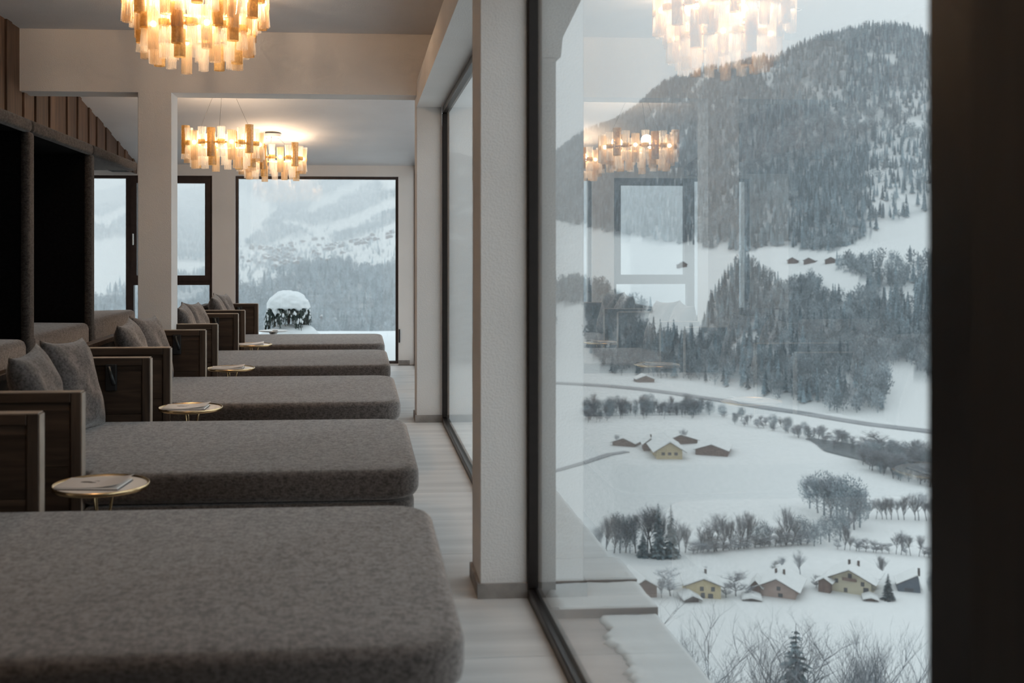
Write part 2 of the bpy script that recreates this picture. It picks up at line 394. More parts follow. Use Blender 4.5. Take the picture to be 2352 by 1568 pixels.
for k in range(4):
    y0, y1 = alc_edges[k]+.062, alc_edges[k+1]-(.062 if k < 3 else .0)
    t = thing('alcove_bench', ['upholstered bench cushion block at the left picture edge', 'upholstered cushion block filling the alcove at far left', 'upholstered cushion block in the alcove behind the third daybed', 'upholstered cushion block below the left window'][k], 'bench', (0, 0, 0))
    bm = box(-2.56, XA-.012, y0, y1, .52, .85, .045, 4)
    for v in bm.verts:
        if v.co.z > .75: v.co.z += .006*math.sin(v.co.y*9+v.co.x*5)
    link('cushion', bm, M_fab, t, smooth=True)
    link('bench_base', box(-2.55, XA-.03, y0+.01, y1-.01, 0, .525, .01, 1), M_felt, t)

# ================================================================== DAYBEDS
PX = -1.14  # front end of the side panels
near_y = {1: 2.50, 2: 4.565, 3: 6.665, 4: 8.845, 5: 10.93}      # near face of the near panel
far_y = {1: 4.04, 2: 6.10, 3: 8.23, 4: 10.40, 5: 12.41}        # far face of the far panel
PT = .065
def mattress_bm(wd, z0, z1, inset, x_foot, x_head, rad=.05):
    """outline in x,y with notches for the side panels; y from 0 to wd"""
    n = PT+.008; i = inset; cr = .15
    pts = [(x_head, n+i), (PX+.006, n+i), (PX+.006, i)]
    for a in range(0, 5): pts.append((x_foot-cr+cr*math.sin(a*PI/8), i+cr-cr*math.cos(a*PI/8)))
    for a in range(0, 5): pts.append((x_foot-cr+cr*math.cos(a*PI/8), wd-n-i-cr+cr*math.sin(a*PI/8)))
    pts += [(x_head, wd-n-i)]
    bm = bmesh.new(); prism(bm, pts, 'z', z0, z1)
    bmesh.ops.recalc_face_normals(bm, faces=bm.faces)
    hor = [e for e in bm.edges if abs(e.verts[0].co.z-e.verts[1].co.z) < 1e-6]
    ver = [e for e in bm.edges if abs(e.verts[0].co.z-e.verts[1].co.z) > 1e-6]
    bmesh.ops.bevel(bm, geom=hor, offset=rad, segments=5, profile=.5, affect='EDGES', clamp_overlap=True)
    return bm
lamps_l = {1: 'at the left picture edge', 2: 'second from the front', 3: 'in the middle of the row', 4: 'second from the far end', 5: 'nearest the picture window'}
for k in range(1, 6):
    y0 = near_y[k]; wd = far_y[k]-y0
    t = thing('daybed', {1: 'nearest wide grey daybed filling the bottom of the picture', 2: 'second wide grey daybed, behind the nearest round side table', 3: 'third wide grey daybed, left of the near pillar', 4: 'fourth grey daybed just behind the column', 5: 'farthest grey daybed before the picture window'}[k], 'daybed', (0, y0, 0), group='double daybeds in a row')
    bm = mattress_bm(wd, .308, .437, 0.0, .255, -1.64, .058)
    bmesh.ops.triangulate(bm, faces=[f for f in bm.faces if len(f.verts) > 4])
    mt = link('mattress', bm, M_fab, t, smooth=True)
    link('bed_base', mattress_bm(wd, .045, .300, .012, .235, -1.64, .02), M_fab, t, smooth=True)
    link('plinth', box(-1.55, .12, .12, wd-.12, 0, .05), M_black, t)
    for side, ys in (('near', 0), ('far', wd-PT)):
        p = link('side_panel', box(-1.68, PX-.006, ys+.012, ys+PT-.012, 0, .740), M_oak, t)
        # three horizontal boards proud of the core on both faces, framed by a border
        for f0, f1 in ((ys+.007, ys+.0125), (ys+PT-.0125, ys+PT-.007)):
            zz = .0
            for hgt in (.235, .235, .235):
                link('board', box(-1.66, PX-.048, f0, f1, zz+.002, zz+hgt-.002, .001, 1), M_oak, p); zz += hgt
        link('edge_post', box(PX-.042, PX, ys, ys+PT, 0, .775, .003, 1), [M_oakz], p)
        link('top_rail', box(-1.69, PX-.043, ys, ys+PT, .735, .775, .003, 1), M_oak, p)
        link('edge_band', box(PX-.001, PX+.004, ys+.004, ys+PT-.004, 0, .772, .001, 1), M_edge, p)
        link('top_band', box(-1.69, PX-.002, ys+.004, ys+PT-.004, .7745, .779, .001, 1), M_edge, p)
    bp = link('back_panel', box(-1.73, -1.69, 0, wd, 0, .745), M_oak, t)
    link('top_rail', box(-1.735, -1.672, 0, wd, .745, .779, .003, 1), M_oak, bp)
    # reading light on the near face of the far panel
    yy = wd-PT
    rl = link('reading_light', box(-1.375, -1.315, yy-.018, yy+.008, .60, .745, .005, 2), M_black, t)
    b = bmesh.new(); tube(b, [(-1.345, yy-.02, .728), (-1.345, yy-.045, .726)], .007); tube(b, [(-1.35, yy-.05, .735), (-1.315, yy-.075, .640)], [.010, .012], 10)
    link('light_arm', b, mat('black_lacquer', (.012, .016, .018), .4) if k == 1 else bpy.data.materials['black_lacquer'], rl, smooth=True)

# pillows
def pillow_mesh(seed, W=.56, Hh=.50, T=.085):
    n = 22; bm = bmesh.new(); g = {}
    for s in (1, -1):
        for i in range(n+1):
            for j in range(n+1):
                u = -1+2*i/n; v = -1+2*j/n
                if s == -1 and (i in (0, n) or j in (0, n)): g[(s, i, j)] = g[(1, i, j)]; continue
                pin = 1-.10*(1-abs(u)**2.5)*abs(v)**2 ; pin2 = 1-.10*(1-abs(v)**2.5)*abs(u)**2
                x = u*W/2*pin2; z = v*Hh/2*pin
                th = T*((1-u**4)*(1-v**4))**.55*(.85+.15*math.cos(u*PI/2)*math.cos(v*PI/2))
                th += .012*mnoise.noise(Vector((u*2+seed, v*2, s)))*(1-u*u)*(1-v*v)*2
                # creases radiating from the upper corners
                for cu in (-1, 1):
                    an = math.atan2(1-v, (u-cu)*-cu+1e-6); dd = math.hypot(u-cu, v-1)
                    th += .006*math.sin(an*14+seed)*math.exp(-dd*2.2)*min(1, dd*3)*(1-u**6)*(1-v**6)
                g[(s, i, j)] = bm.verts.new((x, s*th, z))
    for s in (1, -1):
        for i in range(n):
            for j in range(n):
                q = [g[(s, i, j)], g[(s, i+1, j)], g[(s, i+1, j+1)], g[(s, i, j+1)]]
                bm.faces.new(q if s == -1 else q[::-1])
    me = bpy.data.meshes.new('pillow'); bmesh.ops.recalc_face_normals(bm, faces=bm.faces); bm.to_mesh(me); bm.free()
    me.polygons.foreach_set('use_smooth', [True]*len(me.polygons)); me.materials.append(M_pil); return me
pm = [pillow_mesh(s) for s in (0, 3.3, 6.1)]
pos = {1: 'nearest', 2: 'second', 3: 'third', 4: 'fourth', 5: 'farthest'}
for k in range(1, 6):
    for j, dy in enumerate((.56, 1.14)):
        o = link('pillow', pm[(k+j) % 3], None, None)
        lean = R(17+random.uniform(-2, 2))
        Mx = Matrix.Translation((-1.46, near_y[k]+dy, .655+.012)) @ Matrix.Rotation(R(90)+R(-6 if j else 4), 4, 'Z') @ Matrix.Rotation(-lean, 4, 'X') @ Matrix.Rotation(R(3 if j else -2), 4, 'Y')
        o.matrix_world = Mx
        tag(o, 'grey square pillow on the %s daybed, the %s of its pair' % (pos[k], 'one nearer the picture window' if j else 'one nearer the camera'), 'pillow', 'grey pillows on the daybeds')

# ================================================================== SIDE TABLES AND BOOKLETS
M_tray = mat('cream_lacquer_tray', (.92, .85, .78), .3, noise=(3, .03))
def brass_table(loc, label):
    t = thing('side_table', label, 'side table', loc, group='round brass side tables')
    b = bmesh.new(); lathe(b, [(0, .462), (.168, .462), (.170, .466), (.170, .470), (0, .470)], 48); link('tray', b, M_tray, t, smooth=False)
    b = bmesh.new(); lathe(b, [(.169, .458), (.177, .459), (.179, .468), (.1785, .476), (.176, .476), (.1745, .468), (.169, .466)], 56, True); link('rim', b, M_brass, t, smooth=True)
    for a in (R(20), R(140), R(260)):
        b = bmesh.new(); pts = []
        for s in range(11):
            z = .46*(1-s/10); q = (z/.46)
            r_ = .012+.040*q**3+.12*(1-q)**3
            pts.append((r_*math.cos(a), r_*math.sin(a), z+.004))
        tube(b, pts, .0045, 8); link('leg', b, M_brass, t, smooth=True)
    b = bmesh.new(); lathe(b, [(0, .44), (.02, .44), (.05, .452), (.06, .461), (0, .461)], 24); link('hub', b, M_brass, t, smooth=True)
    return t
tabs = [(232, 1113, 4.215), (438, 936, 6.27), (531, 845, 8.39), (582, 793, 10.53)]
tl = ['nearest round brass side table with a cream tray', 'round brass side table between second and third daybed', 'round brass side table between third and fourth daybed', 'round brass side table between fourth and farthest daybed']
for i, (px, py, Y) in enumerate(tabs):
    p = on_Y(px, py, Y)
    brass_table((p.x, Y, 0), tl[i])
    m_ = thing('booklet', ['open-edged printed booklet on the nearest round table', 'white booklet on the second round table', 'white booklet on the third round table', 'white booklet on the fourth round table'][i], 'booklet', (p.x-.022, Y-.006, .470), R(-6+i*4), 'booklets on the side tables')
    link('pages', box(-.12, .115, -.088, .088, .0, .0085, .001, 1), M_paper, m_)
    link('back_cover', box(-.123, .118, -.091, .091, -.0005, .0030), M_ink, m_)
    bm = bmesh.new(); n = 8
    for q in range(n):
        x0, x1 = -.122+.244*q/n, -.122+.244*(q+1)/n
        z0 = .009+.012*max(0, (q/n-.55))**1.5*4; z1 = .009+.012*max(0, ((q+1)/n-.55))**1.5*4
        v = [bm.verts.new(c) for c in ((x0, -.089, z0), (x1, -.089, z1), (x1, .089, z1), (x0, .089, z0), (x0, -.089, z0+.0008), (x1, -.089, z1+.0008), (x1, .089, z1+.0008), (x0, .089, z0+.0008))]
        for f in ((0,3,2,1),(4,5,6,7),(0,1,5,4),(1,2,6,5),(2,3,7,6),(3,0,4,7)): bm.faces.new([v[a] for a in f])
    link('cover', bm, mat('glossy_cover', (.84, .78, .74), .3) if i == 0 else bpy.data.materials['glossy_cover'], m_)
    bm = bmesh.new()
    for cxx, cyy, rx, ry in ((-.035, .01, .022, .012), (-.012, .002, .016, .008), (.01, .03, .02, .004)):
        vs = [bm.verts.new((cxx+rx*math.cos(a*PI/8)*(1+.2*math.sin(3*a)), cyy+ry*math.sin(a*PI/8), .0101)) for a in range(16)]
        bm.faces.new(vs)
    link('print', bm, M_ink, m_)
pY = 12.76; p = on_Y(628, 760, pY)
t = thing('pedestal_table', 'small silver pedestal table right of the last daybed panel', 'side table', (p.x, pY, 0))
b = bmesh.new(); lathe(b, [(0, .425), (.05, .425), (.165, .437), (.170, .443), (.168, .448), (.160, .445), (0, .444)], 48); link('table_top', b, M_steel, t, smooth=True)
b = bmesh.new(); lathe(b, [(0, .0), (.13, .0), (.13, .008), (.05, .03), (.022, .12), (.018, .25), (.028, .38), (.052, .426), (0, .426)], 32); link('pedestal', b, M_steel, t, smooth=True)
bo = tag(link('saucer', box(-.03, .03, -.03, .03, 0, .006, .002, 1), M_paper, None, (p.x+.02, pY, .4455)), 'small white card on the silver pedestal table', 'card')

# ================================================================== CHANDELIERS
def acryl(name, col, tr, trl, gloss=.12, stripes=0.0, emit=0):
    m = bpy.data.materials.new(name); m.use_nodes = True; t = m.node_tree
    t.nodes.remove(t.nodes['Principled BSDF']); out = t.nodes['Material Output']
    a = t.nodes.new('ShaderNodeBsdfTransparent'); a.inputs[0].default_value = (*[min(1, c*1.15+.1) for c in col], 1)
    b = t.nodes.new('ShaderNodeBsdfTranslucent'); b.inputs[0].default_value = (*col, 1)
    d = t.nodes.new('ShaderNodeBsdfDiffuse'); d.inputs[0].default_value = (*col, 1)
    g = t.nodes.new('ShaderNodeBsdfGlossy'); g.inputs['Roughness'].default_value = .25; g.inputs['Color'].default_value = (1, .85, .65, 1)
    m1 = t.nodes.new('ShaderNodeMixShader'); m1.inputs[0].default_value = trl; t.links.new(d.outputs[0], m1.inputs[1]); t.links.new(b.outputs[0], m1.inputs[2])
    m2 = t.nodes.new('ShaderNodeMixShader'); t.links.new(m1.outputs[0], m2.inputs[1]); t.links.new(a.outputs[0], m2.inputs[2])
    if stripes:
        ge = t.nodes.new('ShaderNodeTexCoord'); sx = t.nodes.new('ShaderNodeSeparateXYZ'); t.links.new(ge.outputs['Object'], sx.inputs[0])
        at = t.nodes.new('ShaderNodeMath'); at.operation = 'ARCTAN2'; t.links.new(sx.outputs[0], at.inputs[0]); t.links.new(sx.outputs[1], at.inputs[1])
        ml = t.nodes.new('ShaderNodeMath'); ml.operation = 'MULTIPLY'; ml.inputs[1].default_value = 24; t.links.new(at.outputs[0], ml.inputs[0])
        sn = t.nodes.new('ShaderNodeMath'); sn.operation = 'SINE'; t.links.new(ml.outputs[0], sn.inputs[0])
        mr = t.nodes.new('ShaderNodeMapRange'); mr.inputs[1].default_value = -1; mr.inputs[2].default_value = 1
        mr.inputs[3].default_value = max(0, tr-stripes); mr.inputs[4].default_value = min(1, tr+stripes); t.links.new(sn.outputs[0], mr.inputs[0])
        t.links.new(mr.outputs[0], m2.inputs[0])
    else:
        n = t.nodes.new('ShaderNodeTexNoise'); n.inputs['Scale'].default_value = 60; n.inputs['Detail'].default_value = 3
        c2 = t.nodes.new('ShaderNodeTexCoord'); t.links.new(c2.outputs['Object'], n.inputs['Vector'])
        mr = t.nodes.new('ShaderNodeMapRange'); mr.inputs[1].default_value = .4; mr.inputs[2].default_value = .6
        mr.inputs[3].default_value = 0; mr.inputs[4].default_value = tr*2; t.links.new(n.outputs['Fac'], mr.inputs[0]); t.links.new(mr.outputs[0], m2.inputs[0])
    m3 = t.nodes.new('ShaderNodeMixShader'); m3.inputs[0].default_value = gloss; t.links.new(m2.outputs[0], m3.inputs[1]); t.links.new(g.outputs[0], m3.inputs[2])
    t.links.new(m3.outputs[0], out.inputs['Surface'])
    return m
M_clear = acryl('prismatic_clear_tube', (.96, .93, .88), .72, .6, .14, .26)
M_fume = acryl('smoky_ribbed_tube', (.72, .61, .48), .52, .6, .08, .24)
M_leaf = acryl('gold_leaf_tube', (.60, .42, .19), .16, .6, .22)
M_band = acryl('gold_leaf_band', (.95, .74, .44), .22, .85, .10)
M_bulb = mat('bulb_glow', (1, .9, .7), .5, emit=((1.0, .78, .52), 12))
def tube_mesh(name, r0, r1, h, m, waist=None, ribs=32):
    bm = bmesh.new(); n = ribs
    prof = []
    for s in range(9):
        q = s/8; z = -h/2+h*q
        r_ = r0+(r1-r0)*q
        if waist: r_ = waist+(r0-waist)*abs(2*q-1)**1.5
        prof.append((r_, z))
    lathe(bm, prof, n)
    me = bpy.data.meshes.new(name); bm.to_mesh(me); bm.free(); me.materials.append(m)
    me.polygons.foreach_set('use_smooth', [True]*len(me.polygons)); return me
TM = {'clear': tube_mesh('clear_tube', .037, .037, .26, M_clear, .029), 'fume': tube_mesh('fume_tube', .031, .037, .26, M_fume),
      'gold': tube_mesh('gold_tube', .036, .036, .25, M_leaf), 'fume_s': tube_mesh('short_fume_tube', .035, .035, .17, M_fume),
      'clear_s': tube_mesh('short_clear_tube', .033, .037, .17, M_clear), 'gold_s': tube_mesh('short_gold_tube', .035, .035, .17, M_leaf)}
def band_mesh():
    bm = bmesh.new(); lathe(bm, [(.032, -.019), (.034, -.019), (.034, .019), (.032, .019)], 24, True)
    me = bpy.data.meshes.new('gold_band'); bmesh.ops.recalc_face_normals(bm, faces=bm.faces); bm.to_mesh(me); bm.free(); me.materials.append(M_band); return me
BAND = band_mesh()
def bulb_mesh():
    bm = bmesh.new(); bmesh.ops.create_uvsphere(bm, u_segments=12, v_segments=8, radius=.019)
    me = bpy.data.meshes.new('bulb'); bm.to_mesh(me); bm.free(); me.materials.append(M_bulb); me.polygons.foreach_set('use_smooth', [True]*len(me.polygons)); return me
BULB = bulb_mesh()
def chandelier(X, Y, Z, label, zc, upper=False, power=6):
    """Z: height of the ring; zc: ceiling height above it"""
    t = thing('chandelier', label, 'chandelier', (X, Y, Z), group='tube chandeliers hanging from the ceiling')
    def tier(Rr, zz, n, ph, inner=True, bulbs=6):
        b = bmesh.new(); lathe(b, [(Rr-.046, zz-.008), (Rr-.040, zz-.008), (Rr-.040, zz+.008), (Rr-.046, zz+.008)], 64, True); link('ring', b, M_brass, t)
        pat = ['clear', 'gold', 'clear', 'fume']
        for k in range(n):
            a = 2*PI*k/n+ph; kind = pat[k % 4]
            dz = {'clear': 0, 'gold': (.035 if (k//4) % 2 else -.005), 'fume': -.028}[kind]
            o = link('tube', TM[kind], None, t, (Rr*math.cos(a), Rr*math.sin(a), zz+dz)); o.rotation_euler = (0, 0, a)
            if kind == 'clear': link('band', BAND, None, o)
        if inner:
            R2 = Rr-.075; n2 = int(n*.66)
            for k in range(n2):
                a = 2*PI*(k+.5)/n2+ph; kind = ['fume_s', 'clear_s', 'gold_s', 'clear_s'][k % 4]
                o = link('tube', TM[kind], None, t, (R2*math.cos(a), R2*math.sin(a), zz-.115-(.022 if kind == 'fume_s' else 0)))
        for k in range(bulbs):
            a = 2*PI*(k+.25)/bulbs+ph
            # bulbs sit inside every fourth tube
            kk = int(round((a-ph)/(2*PI/n))); kk = kk-(kk % 4)+3; a = 2*PI*kk/n+ph
            link('bulb', BULB, None, t, (Rr*math.cos(a), Rr*math.sin(a), zz))
    tier(.335, 0, 24, R(4))
    if upper: tier(.425, .185, 28, R(9), True, 6)
    # canopy on the ceiling and three thin wires
    zt = zc-Z
    b = bmesh.new(); lathe(b, [(0, zt-.03), (.095, zt-.03), (.10, zt-.025), (.10, zt+.004), (0, zt+.004)], 32); link('ceiling_plate', b, M_ceil, t)
    for a in (R(30), R(150), R(270)):
        b = bmesh.new(); tube(b, [(.07*math.cos(a), .07*math.sin(a), zt-.028), (.335*math.cos(a), .335*math.sin(a), .01)], .0012, 5); link('wire', b, M_frame, t)
        b = bmesh.new(); tube(b, [(.07*math.cos(a), .07*math.sin(a), zt-.045), (.07*math.cos(a), .07*math.sin(a), zt-.028)], .005, 8); link('wire_grip', b, M_steel, t)
    for k in range(3):
        a = 2*PI*k/3+.4
        l = bpy.data.lights.new('lamp_light', 'POINT'); l.energy = power; l.color = (1, .73, .49); l.shadow_soft_size = .05
        o = bpy.data.objects.new('lamp_light', l); C.objects.link(o); o.location = (X+.20*math.cos(a), Y+.20*math.sin(a), Z+.055+(.17 if upper else 0))
p1 = on_Y(451, 75, 6.98); p2 = on_Y(513, 333, 9.9); p3 = on_Y(625, 366, 11.65)
chandelier(p1.x, 6.98, p1.z, 'large two-tier chandelier of glowing tubes, cut by the top edge', ceil_slope(6.98), True, 12)
chandelier(-1.15, 2.9, 2.66, 'tube chandelier above the nearest daybed, out of the picture', 3.08, False, 6)
chandelier(p2.x, 9.9, p2.z, 'gold and clear tube chandelier just beyond the column', ceil_slope(9.9), False, 5)
chandelier(p3.x, 11.65, p3.z, 'farther tube chandelier in front of the picture window', ceil_slope(11.65), False, 4.5)
# recessed ring spots in the ceiling
for (px, py, lb) in ((416, 323, 'round white recessed spotlight left of the middle chandelier'), (235, -6, 'round recessed spotlight at the top left')):
    Yd = 10.9 if py > 0 else 7.3
    for _ in range(6):
        q = on_Y(px, py, Yd); Yd *= (ceil_slope(Yd)-EYE)/(q.z-EYE)
    q = on_Y(px, py, Yd)
    t = thing('ceiling_spot', lb, 'spotlight', (q.x, q.y, ceil_slope(q.y)))
    b = bmesh.new(); lathe(b, [(.042, -.004), (.058, -.004), (.060, 0), (.042, .002)], 32, True); link('trim_ring', b, mat('white_enamel', (.8, .8, .8), .3) if py > 0 else bpy.data.materials['white_enamel'], t, smooth=True)
    b = bmesh.new(); lathe(b, [(0, .0), (.041, -.001), (.041, .001), (0, .002)], 24); link('lens', b, M_frame, t)

#EXTERIOR
# ================================================================== OUTSIDE: ledge, terrace
def bumpy_slab(x0, x1, y0, y1, z0, z1, nx, ny, amp, seed, ragged=0.0, drop=0.0):
    bm = bmesh.new(); g = []
    for i in range(nx+1):
        row = []
        for j in range(ny+1):
            x = x0+(x1-x0)*i/nx; yv = y0+(y1-y0)*j/ny
            if ragged: x = x0+(x1-x0)*i/nx+ragged*(1-i/nx)*(mnoise.noise(Vector((seed, yv*5, 0)))*1.6+.7*mnoise.noise(Vector((seed, yv*23, 3)))+.4*mnoise.noise(Vector((seed, yv*70, 8))))
            z = z1+amp*(mnoise.noise(Vector((x*9+seed, yv*9, 1)))+.6*mnoise.noise(Vector((x*31, yv*31, seed))))
            e = min(i, nx-i)/nx
            if i == 0: z = z0+.001
            row.append(bm.verts.new((x, yv, max(z, z0+.001))))
        g.append(row)
    for i in range(nx):
        for j in range(ny): bm.faces.new((g[i][j], g[i+1][j], g[i+1][j+1], g[i][j+1]))
    bot = {}
    rim = [g[i][0] for i in range(nx+1)]+[g[nx][j] for j in range(1, ny+1)]+[g[i][ny] for i in range(nx-1, -1, -1)]+[g[0][j] for j in range(ny-1, 0, -1)]
    low = [bm.verts.new((v.co.x, v.co.y, z0)) for v in rim]
    for k in range(len(rim)):
        j = (k+1) % len(rim); bm.faces.new((rim[k], low[k], low[j], rim[j]))
    bm.faces.new(low)
    return bm
M_ledge = mat('wet_stone_ledge', (.33, .28, .26), .55, noise=(5, .22), bump=(30, .2))
M_strip = mat('sheet_metal_strip', (.10, .075, .07), .4, noise=(15, .2))
lg = tag(link('ledge', box(.71, 1.098, -3.0, 6.4, -.20, -.008, .004, 1), M_ledge), 'outer stone ledge with snow below the near window', 'ledge')
link('snow_cover', bumpy_slab(.87, 1.10, -2.0, 3.98, -.008, .006, 16, 420, .004, 2.2, ragged=.035), M_snow, lg, smooth=True)
link('snow_cover', bumpy_slab(.72, 1.105, 4.02, 6.4, -.008, .012, 20, 120, .006, 5.2), M_snow, lg, smooth=True)
for y_, z_ in ((3.99, .028), (4.30, .040)):
    link('metal_strip', box(.712, 1.112, y_, y_+.03, -.008, z_, .003, 1), M_strip, lg)
    link('strip_snow', bumpy_slab(.72, 1.108, y_+.002, y_+.30, .0, z_+.004, 16, 20, .004, y_), M_snow, lg, smooth=True)

M_snow2 = snow('terrace_snow', (.70, .73, .74), .5, .5)
bm = bmesh.new(); nx, ny = 60, 40; g = []
for i in range(nx+1):
    g.append([])
    for j in range(ny+1):
        x = -9+9.95*i/nx; yv = YW+.36+(18.9-YW-.36)*j/ny
        g[i].append(bm.verts.new((x, yv, .0+.03*mnoise.noise(Vector((x*.6, yv*.6, 0)))-(.06 if j == ny else 0))))
for i in range(nx):
    for j in range(ny): bm.faces.new((g[i][j], g[i+1][j], g[i+1][j+1], g[i][j+1]))
r_ = bmesh.ops.extrude_face_region(bm, geom=bm.faces[:])
for v in [v for v in r_['geom'] if isinstance(v, bmesh.types.BMVert)]: v.co.z = -1.2
tr = tag(link('snowy_terrace', bm, M_snow2, smooth=True), 'flat snow covered terrace outside the picture window', 'terrace', kind='structure')

# weeping dwarf conifer under a cap of snow, on a snow mound
ty = 17.0; tp = on_Y(662, 745, ty); tx = tp.x
mb = bmesh.new(); bmesh.ops.create_icosphere(mb, subdivisions=4, radius=1)
for v in mb.verts:
    n_ = .12*mnoise.noise(v.co*1.7); v.co = Vector((v.co.x*.50*(1+n_), v.co.y*.42*(1+n_), v.co.z*.26*(1+n_)))
tag(link('snow_mound', mb, M_snow2, None, (tx+.05, ty, -.02), smooth=True), 'low rounded mound of snow beneath the weeping conifer', 'snow mound')
t = thing('weeping_conifer', 'small weeping conifer under a thick cap of snow on the terrace', 'shrub', (tx, ty, .0))
M_need = mat('dark_needles', (.018, .035, .030), .8, noise=(30, .4))
M_bark = mat('bark', (.05, .042, .038), .9)
b = bmesh.new(); tube(b, [(0, 0, .05), (.01, 0, .3), (-.01, 0, .62)], [.03, .025, .02], 8); link('trunk', b, M_bark, t, smooth=True)
b = bmesh.new(); bmesh.ops.create_icosphere(b, subdivisions=5, radius=1)
for v in b.verts:
    c = v.co.copy(); n_ = mnoise.noise(c*2.6)*.07+mnoise.noise(c*6)*.05; a = math.atan2(c.y, c.x)
    hem = .02+.15*mnoise.noise(Vector((math.cos(a)*2.2, math.sin(a)*2.2, 4)))+.14*mnoise.noise(Vector((math.cos(a)*6, math.sin(a)*6, 9)))
    h = math.hypot(c.x, c.y); rr_ = .335*(1+n_)
    if c.z > 0: v.co = Vector((c.x*rr_, c.y*rr_, .50+.262*c.z*(1+n_)))
    else:
        k = min(1.0, -c.z*1.6); inner = max(0, (-c.z-.62)/.38)
        v.co = Vector((c.x/max(h, .01)*rr_*(1-.10*k)*(1-inner), c.y/max(h, .01)*rr_*(1-.10*k)*(1-inner), .50-max(.0, hem)*k*(1-inner)+.08*inner))
link('snow_cap', b, M_snow2, t, smooth=True)
b = bmesh.new(); b2 = bmesh.new(); rr = random.Random(4)
for k in range(210):
    a = rr.uniform(0, 2*PI); q = rr.uniform(.5, 1.0)**.5; r0 = .325*q
    L = .20+.42*mnoise.noise(Vector((math.cos(a)*1.9, math.sin(a)*1.9, 1)))+rr.uniform(-.06, .07)
    if L < .10: continue
    x0, y0_ = r0*math.cos(a), r0*math.sin(a); z0_ = .56-.09*q*q
    pts = [(x0, y0_, z0_)]
    for s in range(1, 5):
        pts.append((x0*(1+.16*s/4)+rr.uniform(-.008, .008), y0_*(1+.16*s/4)+rr.uniform(-.008, .008), z0_-L*s/4))
    tube(b, pts, [.012, .013, .011, .008, .002], 5)
    for s in range(1, 5):
        for _ in range(4):
            p_ = Vector(pts[s]); d = Vector((rr.uniform(-1, 1), rr.uniform(-1, 1), -1.6)).normalized()*.035
            b.faces.new([b.verts.new(p_+Vector((.004, 0, 0))), b.verts.new(p_-Vector((.004, 0, 0))), b.verts.new(p_+d)])
    if rr.random() < .8:
        s = rr.randint(1, 3); p_ = Vector(pts[s])
        bmesh.ops.create_icosphere(b2, subdivisions=1, radius=rr.uniform(.010, .022), matrix=Matrix.Translation(p_+Vector((x0, y0_, .0)).normalized()*.01) @ Matrix.Scale(1.8, 4, (0, 0, 1)))
o = link('hanging_branches', b, M_need, t); o['kind'] = 'stuff'
o = link('snow_clumps', b2, M_snow2, t, smooth=True); o['kind'] = 'stuff'

# ================================================================== LANDSCAPE
ZV = -108.0
def yz(px, py, d): return EYE-(py-CY)*d/FPX        # height of a point seen at row py at optical depth d
def lerp(tab, x):
    xs = [p[0] for p in tab]; ys = [p[1] for p in tab]
    return float(np.interp(x, xs, ys))
def yd(y): return FPX*(EYE-ZV)/(y-CY)
